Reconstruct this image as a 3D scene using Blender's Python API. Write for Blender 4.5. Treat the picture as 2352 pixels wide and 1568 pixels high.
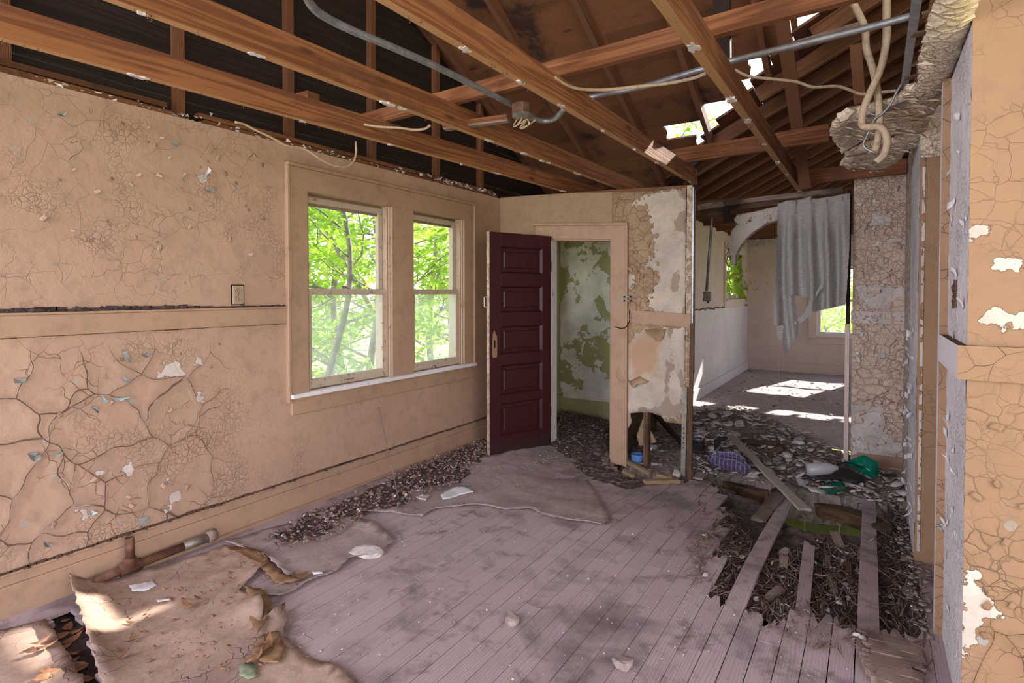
import bpy, bmesh, math, random
import numpy as np
from mathutils import Vector, Matrix, noise
from mathutils.geometry import delaunay_2d_cdt
for o in list(bpy.data.objects): bpy.data.objects.remove(o)
random.seed(7)
SC = bpy.context.scene
COL = SC.collection
# ------------------------------------------------------------ camera
YAW, PITCH, EYE, FPX = math.radians(32.98), math.radians(1.2), 1.49, 1270.0
CY = 672.0 + FPX*math.tan(PITCH)
cam = bpy.data.cameras.new('camera'); camo = bpy.data.objects.new('camera', cam); COL.objects.link(camo)
camo.location = (0, 0, EYE); camo.rotation_euler = (math.pi/2-PITCH, 0, YAW)
cam.lens = FPX/2352*36; cam.sensor_width = 36; cam.shift_y = -(784-CY)/2352; cam.clip_start = .05; cam.clip_end = 400
SC.camera = camo
# ------------------------------------------------------------ sky, sun, exposure
W = bpy.data.worlds.new('sky'); SC.world = W; W.use_nodes = True
wn = W.node_tree; wn.nodes.clear()
wo = wn.nodes.new('ShaderNodeOutputWorld'); wb = wn.nodes.new('ShaderNodeBackground')
tc = wn.nodes.new('ShaderNodeTexCoord'); sx = wn.nodes.new('ShaderNodeSeparateXYZ'); cr = wn.nodes.new('ShaderNodeValToRGB')
cr.color_ramp.elements[0].position = 0.0; cr.color_ramp.elements[0].color = (1.0, .96, .92, 1)
cr.color_ramp.elements[1].position = 1.0; cr.color_ramp.elements[1].color = (.62, .72, 1.0, 1)
wn.links.new(tc.outputs['Generated'], sx.inputs[0]); wn.links.new(sx.outputs['Z'], cr.inputs[0])
wn.links.new(cr.outputs[0], wb.inputs[0]); wn.links.new(wb.outputs[0], wo.inputs[0]); wb.inputs[1].default_value = 2.6
sl = bpy.data.lights.new('sun', 'SUN'); sl.energy = 11.0; sl.angle = .01; sl.color = (1, .93, .82)
so = bpy.data.objects.new('sun', sl); COL.objects.link(so)
SUN = Vector((.45, 1.48, 1.0)).normalized(); so.rotation_euler = SUN.to_track_quat('Z', 'Y').to_euler()
def area(name, loc, aim, sx_, sy_, e, c):
    l = bpy.data.lights.new(name, 'AREA'); l.shape = 'RECTANGLE'; l.size = sx_; l.size_y = sy_; l.energy = e; l.color = c
    o = bpy.data.objects.new(name, l); COL.objects.link(o); o.location = loc
    o.rotation_euler = (Vector(loc)-Vector(aim)).to_track_quat('Z', 'Y').to_euler(); return o
area('fill_lamp_rear', (-2.9, -1.9, 1.6), (.6, 2.9, 1.1), 1.9, 1.8, 150, (.86, .87, 1.0))  # added cool fill lamp behind the camera, brightens reveal and floor
area('fill_lamp_side', (2.8, -1.2, 1.5), (-3, 2.6, 1.1), 2.8, 1.8, 54, (1, .74, .56))  # added warm fill lamp out of view, brightens the left wall
SC.view_settings.view_transform = 'Standard'; SC.view_settings.look = 'None'
SC.view_settings.gamma = 1; SC.view_settings.exposure = 0.34; SC.view_settings.use_curve_mapping = False
SC.cycles.max_bounces = 6; SC.cycles.diffuse_bounces = 3; SC.cycles.transparent_max_bounces = 12; SC.cycles.adaptive_threshold = .08
SC.cycles.sample_clamp_indirect = 6
# ------------------------------------------------------------ where a spot of the photograph lies on a plane of the house
_s, _c = math.sin(YAW), math.cos(YAW)
def ray(px, py):
    x, y = (px-1176)/FPX, (CY-py)/FPX
    fwd = Vector((-_s*math.cos(PITCH), _c*math.cos(PITCH), -math.sin(PITCH)))
    up = Vector((-_s*math.sin(PITCH), _c*math.sin(PITCH), math.cos(PITCH)))
    return fwd + x*Vector((_c, _s, 0)) + y*up
E = Vector((0, 0, EYE))
def onX(px, py, X): d = ray(px, py); return E + d*(X/d.x)
def onY(px, py, Y): d = ray(px, py); return E + d*(Y/d.y)
def onZ(px, py, z=0.0): d = ray(px, py); return E + d*((z-EYE)/d.z)
def sstep(a, b, x): t = min(1, max(0, (x-a)/(b-a))); return t*t*(3-2*t)
def sag(x, y):
    return -.11*sstep(-3.15, -1.9, x)*sstep(3.2, 4.6, y)*(1-sstep(5.9, 7.4, y))
def F(px, py, dz=0.0):
    p = onZ(px, py, dz)
    for _ in range(4): p = onZ(px, py, sag(p.x, p.y)+dz)
    return p
def nz(x, y, z=0.0, s=1.0): return noise.noise(Vector((x*s, y*s, z*s)))
# ------------------------------------------------------------ objects
def obj(name, verts, faces, mat, parent=None, smooth=False, M=None):
    me = bpy.data.meshes.new(name); me.from_pydata([tuple(v) for v in verts], [], faces); me.update()
    if mat is not None: me.materials.append(mat)
    if smooth: me.polygons.foreach_set('use_smooth', [True]*len(me.polygons))
    o = bpy.data.objects.new(name, me); COL.objects.link(o)
    if M is not None: o.matrix_world = M
    if parent is not None: o.parent = parent
    return o
def tag(o, label=None, cat=None, group=None, kind=None):
    if label: o['label'] = label
    if cat: o['category'] = cat
    if group: o['group'] = group
    if kind: o['kind'] = kind
    return o
def empty(name, loc=(0, 0, 0), label=None, cat=None, group=None, kind=None):
    o = bpy.data.objects.new(name, None); COL.objects.link(o); o.location = loc; o.empty_display_size = .05
    return tag(o, label, cat, group, kind)
def child(o, root):                       # keep world placement while parenting to a moved empty
    o.parent = root; o.matrix_parent_inverse = Matrix.Translation(-Vector(root.location)); return o
class MB:
    def __init__(s): s.v, s.f = [], []
    def add(s, v, f): n = len(s.v); s.v += [Vector(p) for p in v]; s.f += [[i+n for i in q] for q in f]; return s
    def box(s, a, b):
        x0, y0, z0 = a; x1, y1, z1 = b
        return s.add([(x0,y0,z0),(x1,y0,z0),(x1,y1,z0),(x0,y1,z0),(x0,y0,z1),(x1,y0,z1),(x1,y1,z1),(x0,y1,z1)],
            [(3,2,1,0),(4,5,6,7),(0,1,5,4),(1,2,6,5),(2,3,7,6),(3,0,4,7)])
    def bar(s, p, q, w, h, up=(0,0,1)):
        p, q = Vector(p), Vector(q); x = (q-p).normalized(); y = Vector(up).cross(x)
        if y.length < 1e-4: y = Vector((0,1,0)).cross(x)
        y.normalize(); z = x.cross(y)
        c = [y*(-w/2)+z*(-h/2), y*(w/2)+z*(-h/2), y*(w/2)+z*(h/2), y*(-w/2)+z*(h/2)]
        return s.add([p+k for k in c]+[q+k for k in c], [(3,2,1,0),(4,5,6,7),(0,1,5,4),(1,2,6,5),(2,3,7,6),(3,0,4,7)])
    def tube(s, pts, r, n=8, cap=True):
        pts = [Vector(p) for p in pts]; m = len(pts); base = len(s.v)
        rr = r if isinstance(r, (list, tuple)) else [r]*m
        t = (pts[1]-pts[0]).normalized(); a = Vector((0,0,1)).cross(t)
        if a.length < .1: a = Vector((0,1,0)).cross(t)
        a.normalize()
        for i, p in enumerate(pts):
            t = (pts[min(i+1, m-1)]-pts[max(i-1, 0)]).normalized()
            a = (a-t*a.dot(t)).normalized(); b = t.cross(a)
            for k in range(n):
                g = 2*math.pi*k/n; s.v.append(p+(a*math.cos(g)+b*math.sin(g))*rr[i])
        for i in range(m-1):
            for k in range(n):
                k2 = (k+1) % n; s.f.append([base+i*n+k, base+i*n+k2, base+(i+1)*n+k2, base+(i+1)*n+k])
        if cap: s.f.append([base+k for k in range(n)][::-1]); s.f.append([base+(m-1)*n+k for k in range(n)])
        return s
    def prism(s, poly, n_, t):           # polygon in 3D pushed along n_ by t
        k = len(poly); n_ = Vector(n_)*t
        return s.add([Vector(p) for p in poly]+[Vector(p)+n_ for p in poly],
            [list(range(k))[::-1], [i+k for i in range(k)]]+[[i, (i+1) % k, (i+1) % k+k, i+k] for i in range(k)])
    def lathe(s, prof, c, n=16, ax=None, ay=None, az=None):
        ax, ay, az = Vector(ax or (1,0,0)), Vector(ay or (0,1,0)), Vector(az or (0,0,1)); base = len(s.v)
        for r, h in prof:
            for k in range(n):
                g = 2*math.pi*k/n; s.v.append(Vector(c)+ax*(r*math.cos(g))+ay*(r*math.sin(g))+az*h)
        for i in range(len(prof)-1):
            for k in range(n):
                k2 = (k+1) % n; s.f.append([base+i*n+k, base+i*n+k2, base+(i+1)*n+k2, base+(i+1)*n+k])
        return s
    def o(s, name, mat, parent=None, smooth=False): return obj(name, s.v, s.f, mat, parent, smooth)
def smoothpath(pts, k=6):
    P = [Vector(p) for p in pts]; P = [P[0]*2-P[1]]+P+[P[-1]*2-P[-2]]; out = []
    for i in range(1, len(P)-2):
        for j in range(k):
            t = j/k; a, b, c, d = P[i-1:i+3]
            out.append(.5*((2*b)+(-a+c)*t+(2*a-5*b+4*c-d)*t*t+(-a+3*b-3*c+d)*t**3))
    out.append(P[-2]); return out
def board(name, p0, p1, w, h, mat, parent=None, segs=1, cols=1, rag=(0, 0), zf=None, up=(0,0,1), wob=0.0, seed=None, bow=0.0):
    """one timber: local X runs along it; rag = raggedness of either end; top face at p0/p1 height"""
    rnd = random.Random(seed if seed is not None else hash((round(p0[0],3), round(p0[1],3), round(p0[2],3), round(p1[0],3))) & 0xffff)
    p0, p1 = Vector(p0), Vector(p1); x = (p1-p0).normalized(); L = (p1-p0).length
    y = Vector(up).cross(x); y = y.normalized() if y.length > 1e-4 else Vector((0,1,0)); z = x.cross(y)
    M = Matrix((x, y, z)).transposed().to_4x4(); M.translation = p0
    def walk(r):
        a = rnd.uniform(0, r); o_ = []
        for _ in range(cols+1): o_.append(a); a = min(r, max(0, a+rnd.uniform(-.45, .45)*r))
        return o_
    e0 = walk(rag[0]); e1 = [-q for q in walk(rag[1])]
    v, f = [], []; C = cols+1
    for i in range(segs+1):
        t = i/segs; wj = rnd.uniform(-wob, wob); hj = rnd.uniform(-wob, wob)*.4
        for lay in (0, 1):
            for k in range(C):
                s = k/cols; xx = t*L
                if i == 0: xx += e0[k]
                if i == segs: xx += e1[k]
                yy = (s-.5)*(w+(wj if k in (0, cols) else 0)); zz = (-h if lay == 0 else 0)+hj
                if zf:
                    pw = p0+x*xx+y*yy; zz += zf(pw.x, pw.y)
                zz += bow*math.sin(math.pi*t)
                v.append((xx, yy, zz))
    R = 2*C
    for i in range(segs):
        a, b = i*R, (i+1)*R
        for k in range(cols):
            f.append([a+C+k, b+C+k, b+C+k+1, a+C+k+1]); f.append([a+k, a+k+1, b+k+1, b+k])
        f.append([a, b, b+C, a+C]); f.append([a+cols, a+C+cols, b+C+cols, b+cols])
    for k in range(cols):
        f.append([k, C+k, C+k+1, k+1]); a = segs*R; f.append([a+k, a+k+1, a+C+k+1, a+C+k])
    return obj(name, v, f, mat, parent, M=M)
def sdist(P, polys):                      # signed distance (inside +) of points to the nearest of several outlines
    P = np.asarray(P, float); best = np.full(len(P), -9.0)
    for poly in polys:
        Q = np.asarray([(q[0], q[1]) for q in poly], float); A = Q; B = np.roll(Q, -1, 0)
        d = np.full(len(P), 9e9); ins = np.zeros(len(P), bool)
        for a, b in zip(A, B):
            ab = b-a; t = np.clip(((P-a)@ab)/max(ab@ab, 1e-12), 0, 1)
            d = np.minimum(d, np.hypot(*(P-(a+t[:, None]*ab)).T))
            c = (a[1] > P[:, 1]) != (b[1] > P[:, 1])
            with np.errstate(divide='ignore', invalid='ignore'):
                xi = (b[0]-a[0])*(P[:, 1]-a[1])/(b[1]-a[1])+a[0]
            ins ^= c & (P[:, 0] < xi)
        best = np.maximum(best, np.where(ins, d, -d))
    return best
def setattr_(o, name, vals):
    a = o.data.attributes.new(name, 'FLOAT', 'POINT'); a.data.foreach_set('value', np.asarray(vals, np.float32))
def grid(name, rects, fn, step, mat, peel=(), crk=None, parent=None):
    V2, Fc = [], []
    for a0, a1, b0, b1 in rects:
        na, nb = max(1, int(round((a1-a0)/step))), max(1, int(round((b1-b0)/step))); n = len(V2)
        for i in range(na+1):
            for j in range(nb+1): V2.append((a0+(a1-a0)*i/na, b0+(b1-b0)*j/nb))
        for i in range(na):
            for j in range(nb):
                q = n+i*(nb+1)+j; Fc.append((q, q+nb+1, q+nb+2, q+1))
    o = obj(name, [fn(a, b) for a, b in V2], Fc, mat, parent, smooth=True)
    if len(peel): setattr_(o, 'peel', sdist(V2, peel))
    else: setattr_(o, 'peel', [-1]*len(V2))
    setattr_(o, 'crk', [crk(a, b) for a, b in V2] if crk else [0.3]*len(V2))
    return o
def sheet(name, outline, fn, step, mat, parent=None, thick=0.0, jag=0.0, peel=(), crk=None, seed=1, smooth=True, offset=-1):
    """thin torn sheet: outline in its own 2D frame, fn(u, v, edge distance) gives the point in the room"""
    rnd = random.Random(seed); out = []
    for i, p in enumerate(outline):
        q = outline[(i+1) % len(outline)]; L = math.dist(p[:2], q[:2]); k = max(1, int(L/(step*.55)))
        for j in range(k):
            t = j/k; u, v = p[0]+(q[0]-p[0])*t, p[1]+(q[1]-p[1])*t
            if jag and j: u += rnd.uniform(-jag, jag); v += rnd.uniform(-jag, jag)
            out.append((u, v))
    A = np.array(out); lo, hi = A.min(0), A.max(0)
    gx, gy = np.arange(lo[0], hi[0], step), np.arange(lo[1], hi[1], step)
    G = np.array([(x+rnd.uniform(-.25, .25)*step, y+rnd.uniform(-.25, .25)*step) for x in gx for y in gy])
    if len(G): G = G[sdist(G, [out]) > step*.45]
    pts = [Vector(p) for p in out]+[Vector((float(a), float(b))) for a, b in G]
    n = len(out)
    r = delaunay_2d_cdt(pts, [], [list(range(n))], 1, 1e-5)
    V2 = [(p.x, p.y) for p in r[0]]; d = sdist(V2, [out])
    o = obj(name, [fn(u, v, max(0, dd)) for (u, v), dd in zip(V2, d)], [list(f) for f in r[2]], mat, parent, smooth=smooth)
    setattr_(o, 'peel', sdist(V2, peel) if len(peel) else [-1]*len(V2))
    setattr_(o, 'crk', [crk(a, b) for a, b in V2] if crk else [0.3]*len(V2))
    if thick:
        m = o.modifiers.new('s', 'SOLIDIFY'); m.thickness = thick; m.offset = offset
    return o
# ------------------------------------------------------------ materials
class G_:
    def __init__(s, name, rough=.8):
        s.m = bpy.data.materials.new(name); s.m.use_nodes = True; s.t = s.m.node_tree; s.t.nodes.clear()
        s.out = s.t.nodes.new('ShaderNodeOutputMaterial'); s.b = s.t.nodes.new('ShaderNodeBsdfPrincipled')
        s.t.links.new(s.b.outputs[0], s.out.inputs[0]); s.b.inputs['Roughness'].default_value = rough
        s.b.inputs['Specular IOR Level'].default_value = .3
    def n(s, typ, ins=None, **pr):
        q = s.t.nodes.new('ShaderNode'+typ)
        for k, v in pr.items(): setattr(q, k, v)
        for k, v in (ins or {}).items():
            if isinstance(v, bpy.types.NodeSocket): s.t.links.new(v, q.inputs[k])
            elif v is not None: q.inputs[k].default_value = v
        return q
    def pos(s): return s.n('NewGeometry').outputs['Position']
    def oco(s): return s.n('TexCoord').outputs['Object']
    def attr(s, a): return s.n('Attribute', attribute_name=a).outputs['Fac']
    def rnd(s): return s.n('ObjectInfo').outputs['Random']
    def sc(s, v, x): return s.n('Mapping', {'Vector': v, 'Scale': x}).outputs[0]
    def noise(s, v, sc, det=4, ro=.55, dis=0): return s.n('TexNoise', {'Vector': v, 'Scale': sc, 'Detail': det, 'Roughness': ro, 'Distortion': dis}).outputs[0]
    def nvec(s, v, sc, amp):
        c = s.n('TexNoise', {'Vector': v, 'Scale': sc, 'Detail': 2.0}).outputs['Color']
        a = s.n('VectorMath', {0: c, 1: (.5, .5, .5)}, operation='SUBTRACT').outputs[0]
        b = s.n('VectorMath', {0: a, 3: amp}, operation='SCALE').outputs[0]
        return s.n('VectorMath', {0: v, 1: b}, operation='ADD').outputs[0]
    def vor(s, v, sc, feat='DISTANCE_TO_EDGE', o=0): return s.n('TexVoronoi', {'Vector': v, 'Scale': sc}, feature=feat).outputs[o]
    def ma(s, op, a, b=0.0, c=None, clamp=False):
        d = {0: a, 1: b}
        if c is not None: d[2] = c
        return s.n('Math', d, operation=op, use_clamp=clamp).outputs[0]
    def mr(s, v, a, b, c=0.0, d=1.0): return s.n('MapRange', {0: v, 1: a, 2: b, 3: c, 4: d}).outputs[0]
    def mix(s, f, a, b, mode='MIX'):
        q = s.t.nodes.new('ShaderNodeMix'); q.data_type = 'RGBA'; q.blend_type = mode
        for i, v in ((0, f), (6, a), (7, b)):
            if isinstance(v, bpy.types.NodeSocket): s.t.links.new(v, q.inputs[i])
            else: q.inputs[i].default_value = (v if i == 0 else (*v, 1) if len(v) == 3 else v)
        return q.outputs[2]
    def bump(s, h, dist, st=1.0, prev=None):
        q = s.n('Bump', {'Height': h, 'Distance': dist, 'Strength': st})
        if prev is not None: s.t.links.new(prev, q.inputs['Normal'])
        return q.outputs[0]
    def fin(s, col=None, nrm=None, rough=None):
        if col is not None:
            if isinstance(col, bpy.types.NodeSocket): s.t.links.new(col, s.b.inputs[0])
            else: s.b.inputs[0].default_value = (*col, 1)
        if nrm is not None: s.t.links.new(nrm, s.b.inputs['Normal'])
        if rough is not None and isinstance(rough, bpy.types.NodeSocket): s.t.links.new(rough, s.b.inputs['Roughness'])
        return s.m
def paint(name, base, under, sc1=7.0, sc2=34.0, w1=.022, dark=(.11, .06, .042), tone2=None, bumpd=.006, rpeel=None, chips=True, stain=.5, fine=.42, usepeel=None, extra=False, sliver=0.0):
    usepeel = chips if usepeel is None else usepeel
    g = G_(name, .62); P = g.pos(); Wp = g.nvec(P, 3.0, .22); W2 = g.nvec(P, 14.0, .05); crk = g.attr('crk')
    # broad paint tone
    t = g.noise(P, 1.3, 4); col = g.mix(g.mr(t, .35, .7), base, tone2 or tuple(c*.86 for c in base))
    col = g.mix(g.ma('MULTIPLY', g.mr(g.noise(P, 9, 6, .7), .5, .78), stain), col, tuple(c*.62 for c in base))
    # large cracks, curling edges
    d1 = g.vor(Wp, sc1); wv = g.mr(g.noise(P, 5, 2), .35, .7, .25, 1.0)
    w = g.ma('MULTIPLY', g.ma('MULTIPLY', wv, w1), g.mr(crk, .25, 1, 0, 1)); l1 = g.ma('SUBTRACT', 1.0, g.ma('DIVIDE', d1, g.ma('ADD', w, 1e-5)), clamp=True)
    # fine craze
    d2 = g.vor(W2, sc2); gate = g.ma('MULTIPLY', g.mr(g.noise(P, 2.4, 3), fine, fine+.16), g.mr(crk, 0, .35))
    l2 = g.ma('MULTIPLY', g.mr(d2, 0, .035, 1, 0), gate)
    d3 = g.vor(g.nvec(P, 8, .12), sc1*2.3); l3 = g.ma('MULTIPLY', g.mr(d3, 0, .018, 1, 0), g.mr(g.noise(P, 3.1, 3), .48, .56))
    l3 = g.ma('MULTIPLY', l3, g.mr(crk, .05, .6))
    shade = g.mr(d1, 0, .10, .75, 0); shade = g.ma('MULTIPLY', shade, g.mr(crk, .3, 1, 0, .8))
    col = g.mix(shade, col, tuple(c*.66 for c in base))
    pl = g.attr('peel') if usepeel else -1.0
    jn = g.ma('ADD', g.ma('MULTIPLY', g.ma('SUBTRACT', g.noise(P, 16, 5, .65), .5), .11), g.ma('MULTIPLY', g.ma('SUBTRACT', g.vor(W2, 22, 'F1', 0), .35), .045))
    pm = g.ma('ADD', pl, jn); pk = g.mr(pm, 0, .0025)
    if rpeel:
        r = g.noise(g.nvec(g.sc(P, rpeel[2] if len(rpeel) > 2 else (1, 1, 1)), 12, .05), rpeel[0], 8, .62); pk = g.ma('MAXIMUM', pk, g.mr(r, rpeel[1], rpeel[1]+.012))
    if chips:
        ch = g.vor(g.nvec(P, 20, .03), 15, 'F1', 1); cs = g.n('SeparateColor', {0: ch}).outputs[0]
        cd = g.vor(g.nvec(P, 20, .03), 15, 'F1', 0)
        cm = g.ma('MULTIPLY', g.ma('GREATER_THAN', cs, .965), g.ma('LESS_THAN', cd, .28)); cm = g.ma('MULTIPLY', cm, g.mr(crk, .2, .4))
        col = g.mix(cm, col, (.36, .35, .33))
    ucol = g.mix(g.mr(g.noise(P, 4, 6, .65), .38, .66), under, tuple(c*.68 for c in under)); ucol = g.mix(g.mr(g.noise(P, 30, 4), .6, .75), ucol, tuple(c*.8 for c in under))
    lines = g.ma('MAXIMUM', g.ma('MAXIMUM', l1, g.ma('MULTIPLY', l2, .55)), g.ma('MULTIPLY', l3, .7)); lines = g.ma('MULTIPLY', lines, g.ma('SUBTRACT', 1.0, pk))
    if extra:
        ucol = g.mix(g.mr(g.ma('ADD', g.attr('gry'), g.ma('MULTIPLY', g.ma('SUBTRACT', g.noise(P, 14, 6, .7), .5), .12)), 0, .004), ucol, (.33, .255, .20))
        ucol = g.mix(g.mr(g.ma('ADD', g.attr('stn'), g.ma('MULTIPLY', g.ma('SUBTRACT', g.noise(P, 10, 6, .7), .5), .2)), -.03, .05, 0, .8), ucol, (.46, .27, .15))
    col = g.mix(lines, col, dark)
    if sliver:
        sv = g.ma('MULTIPLY', g.mr(d1, .004, .001), g.mr(g.noise(P, 11, 2), .56, .62)); sv = g.ma('MULTIPLY', sv, g.ma('GREATER_THAN', crk, .6)); col = g.mix(g.ma('MULTIPLY', sv, sliver), col, under)
    col = g.mix(pk, col, ucol)
    spk = g.mr(g.noise(P, 70, 3, .7), .70, .76); col = g.mix(g.ma('MULTIPLY', spk, .55), col, dark)
    edge = g.ma('MULTIPLY', g.mr(pm, -.006, -.001), g.ma('SUBTRACT', 1.0, pk)); col = g.mix(g.ma('MULTIPLY', edge, .5), col, tuple(c*.5 for c in base))
    curl = g.ma('MULTIPLY', g.mr(d1, 0, .2, 1, 0), g.mr(crk, .25, 1, 0, 1.0))
    h = g.ma('ADD', g.ma('ADD', g.ma('MULTIPLY', lines, -.6), g.ma('MULTIPLY', curl, .7)), g.ma('MULTIPLY', pk, -.8))
    h = g.ma('ADD', h, g.ma('MULTIPLY', g.mr(d2, 0, .15), g.ma('MULTIPLY', gate, .25)))
    h = g.ma('ADD', h, g.ma('MULTIPLY', g.noise(P, 22, 5, .6), .5))
    return g.fin(col, g.bump(h, bumpd), None)
def wood(name, c1, c2, knots=True, stain=None, sta=.55, rough=.75, scale=1.0, bumpd=.002, wstain=None, var=.35, paintc=None, pth=.5):
    g = G_(name, rough); O = g.oco(); r = g.rnd()
    off = g.n('CombineXYZ', {0: g.ma('MULTIPLY', r, 37.0), 1: g.ma('MULTIPLY', r, 11.0), 2: g.ma('MULTIPLY', r, 5.0)}).outputs[0]
    V = g.n('VectorMath', {0: O, 1: off}, operation='ADD').outputs[0]
    S = g.sc(V, (.55*scale, 15*scale, 15*scale)); S = g.nvec(S, .6, .8)
    band = g.n('TexWave', {'Vector': S, 'Scale': 3.0, 'Distortion': 5.0, 'Detail': 3.0, 'Detail Scale': 1.3}, bands_direction='Y').outputs['Fac']
    fib = g.noise(g.sc(V, (3*scale, 90*scale, 90*scale)), 2.0, 5, .7)
    f = g.ma('ADD', g.ma('MULTIPLY', band, .55), g.ma('MULTIPLY', fib, .5)); col = g.mix(g.mr(f, .25, .95), c1, c2)
    if knots:
        k = g.vor(g.sc(V, (1.6, 6, 6)), 1.1, 'F1', 0); km = g.mr(k, .05, .12, 1, 0); col = g.mix(g.ma('MULTIPLY', km, .8), col, tuple(c*.35 for c in c1))
    col = g.mix(g.ma('MULTIPLY', g.mr(r, 0, 1), var), col, tuple(c*.55 for c in c1))
    P = g.pos()
    if paintc:
        pn = g.noise(g.nvec(P, 20, .03), 7, 7, .7); col = g.mix(g.mr(pn, pth, pth+.03), col, paintc)
    if stain:
        s_ = g.mr(g.noise(P, 2.2, 6, .62), sta, sta+.12); col = g.mix(g.ma('MULTIPLY', s_, .85), col, stain)
    h = g.ma('ADD', fib, g.ma('MULTIPLY', band, .5))
    return g.fin(col, g.bump(h, bumpd))
def plain(name, c, rough=.7, metal=0.0, n_=(12, .25), bumpd=.001, c2=None, th=(.4, .65), spec=.3):
    g = G_(name, rough); P = g.oco() ; t = g.noise(P, n_[0], 6, .65)
    col = g.mix(g.mr(t, *th), c, c2 or tuple(x*(1-n_[1]) for x in c)); g.b.inputs['Metallic'].default_value = metal
    g.b.inputs['Specular IOR Level'].default_value = spec
    return g.fin(col, g.bump(g.noise(P, n_[0]*3, 5), bumpd))
def cloth(name, c, trans=.3, c2=None, streak=None, plaid=None):
    g = G_(name, .9); O = g.oco(); col = c
    t = g.noise(g.sc(O, (14, 14, 160)) if streak else O, 2.0 if streak else 30, 4, .6)
    col = g.mix(g.mr(t, .38, .62), c, c2 or tuple(x*.6 for x in c))
    if plaid:
        w1 = g.n('TexWave', {'Vector': g.nvec(O, 6, .02), 'Scale': 9.0}, bands_direction='X').outputs['Fac']; w2 = g.n('TexWave', {'Vector': g.nvec(O, 6, .02), 'Scale': 9.0}, bands_direction='Y').outputs['Fac']
        col = g.mix(g.ma('MULTIPLY', g.mr(g.ma('MAXIMUM', w1, w2), .93, 1), .6), col, plaid)
    tr = g.n('BsdfTranslucent', {'Color': col}); mx = g.n('MixShader', {0: trans}); g.t.links.new(col, g.b.inputs[0])
    g.t.links.new(g.b.outputs[0], mx.inputs[1]); g.t.links.new(tr.outputs[0], mx.inputs[2]); g.t.links.new(mx.outputs[0], g.out.inputs[0])
    g.t.links.new(g.bump(g.noise(O, 300, 2), .001), g.b.inputs['Normal'])
    return g.m
def leafmat(name, c, c2, tr=.5):
    g = G_(name, .55); P = g.pos(); t = g.noise(P, 1.7, 4); t2 = g.noise(P, 14, 2)
    col = g.mix(g.mr(t, .35, .65), c, c2); col = g.mix(g.ma('MULTIPLY', g.mr(t2, .4, .6), .5), col, tuple(x*.6 for x in c))
    T = g.n('BsdfTranslucent', {'Color': g.mix(.5, col, (.55, .75, .08))}); mx = g.n('MixShader', {0: tr}); g.t.links.new(col, g.b.inputs[0])
    g.t.links.new(g.b.outputs[0], mx.inputs[1]); g.t.links.new(T.outputs[0], mx.inputs[2]); g.t.links.new(mx.outputs[0], g.out.inputs[0]); return g.m
def glass(name, haze=.1):
    g = G_(name, .05); P = g.pos()
    t = g.n('BsdfTransparent', {'Color': (.95, .98, .97, 1)}); gl = g.n('BsdfGlossy', {'Color': (.9, .95, 1, 1), 'Roughness': .03})
    d = g.n('BsdfTranslucent', {'Color': (.8, .86, .86, 1)}); dd = g.n('BsdfDiffuse', {'Color': (.6, .65, .66, 1)})
    m0 = g.n('MixShader', {0: .25, 1: d.outputs[0], 2: dd.outputs[0]})
    hz = g.mr(g.noise(P, 3.5, 6, .7), .3, .75, haze*.5, haze*1.8)
    m1 = g.n('MixShader', {0: hz, 1: t.outputs[0], 2: m0.outputs[0]}); m2 = g.n('MixShader', {0: .04, 1: m1.outputs[0], 2: gl.outputs[0]})
    g.t.links.new(m2.outputs[0], g.out.inputs[0]); return g.m
BE = (.49, .325, .25)
M_wallL = paint('cracked_beige_paint', BE, (.68, .60, .58), sc1=3.9, w1=.017, fine=.5, sliver=.9, stain=.8, tone2=(.42, .275, .21))
M_part = paint('beige_paint_over_plaster', (.40, .275, .175), (.58, .50, .43), sc1=9, w1=.016, fine=.38, extra=True, stain=.8)
M_pil = paint('alligatored_beige_paint', (.70, .54, .44), (.70, .62, .60), sc1=11, sc2=26, w1=.018, bumpd=.011, dark=(.34, .24, .18))
M_right = paint('crazed_tan_paint', (.37, .225, .135), (.72, .64, .58), sc1=6.5, sc2=15, w1=.014, fine=.44)
M_trim = paint('painted_trim', (.45, .295, .21), (.6, .5, .42), sc1=14, sc2=34, w1=.03, bumpd=.003, chips=False, fine=.46, rpeel=(11, .72, (1, 1, .6)), stain=.9)
M_wtrim = paint('whitish_peeling_paint', (.84, .81, .86), (.50, .36, .26), sc1=16, sc2=50, w1=.02, chips=False, rpeel=(14, .66, (1, 1, .25)), stain=.25)
M_wwin = paint('weathered_sash_paint', (.56, .46, .38), (.36, .27, .2), sc1=22, sc2=60, w1=.03, chips=False, rpeel=(26, .62, (1, 1, 1)), bumpd=.002)
M_olive = paint('olive_paint_over_plaster', (.36, .35, .15), (.78, .73, .66), sc1=14, w1=.01, rpeel=(2.3, .487, (1, 1, 1)), chips=False)
M_otrim = paint('olive_trim_paint', (.40, .37, .20), (.5, .45, .35), sc1=18, w1=.02, chips=False)
M_far = paint('pale_far_room_paint', (.74, .60, .55), (.6, .5, .46), sc1=6, w1=.008, chips=False, fine=.5)
M_farw = paint('lilac_white_paint', (.80, .75, .80), (.6, .5, .46), sc1=5, w1=.006, chips=False, fine=.5)
M_ceil = paint('peeling_ceiling_paint', (.90, .76, .58), (.75, .6, .45), sc1=17, sc2=50, w1=.02, bumpd=.012, dark=(.5, .37, .26), chips=False)
M_joist = wood('orange_joist_wood', (.17, .060, .026), (.36, .15, .062), stain=(.13, .05, .03), sta=.56)
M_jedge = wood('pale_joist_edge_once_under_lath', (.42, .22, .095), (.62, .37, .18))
M_roofw = wood('brown_roof_boards', (.15, .06, .03), (.30, .125, .055), stain=(.018, .011, .011), sta=.53, var=.65)
M_rafter = wood('rafter_wood', (.16, .07, .038), (.27, .115, .06), stain=(.03, .018, .015), sta=.6)
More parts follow.
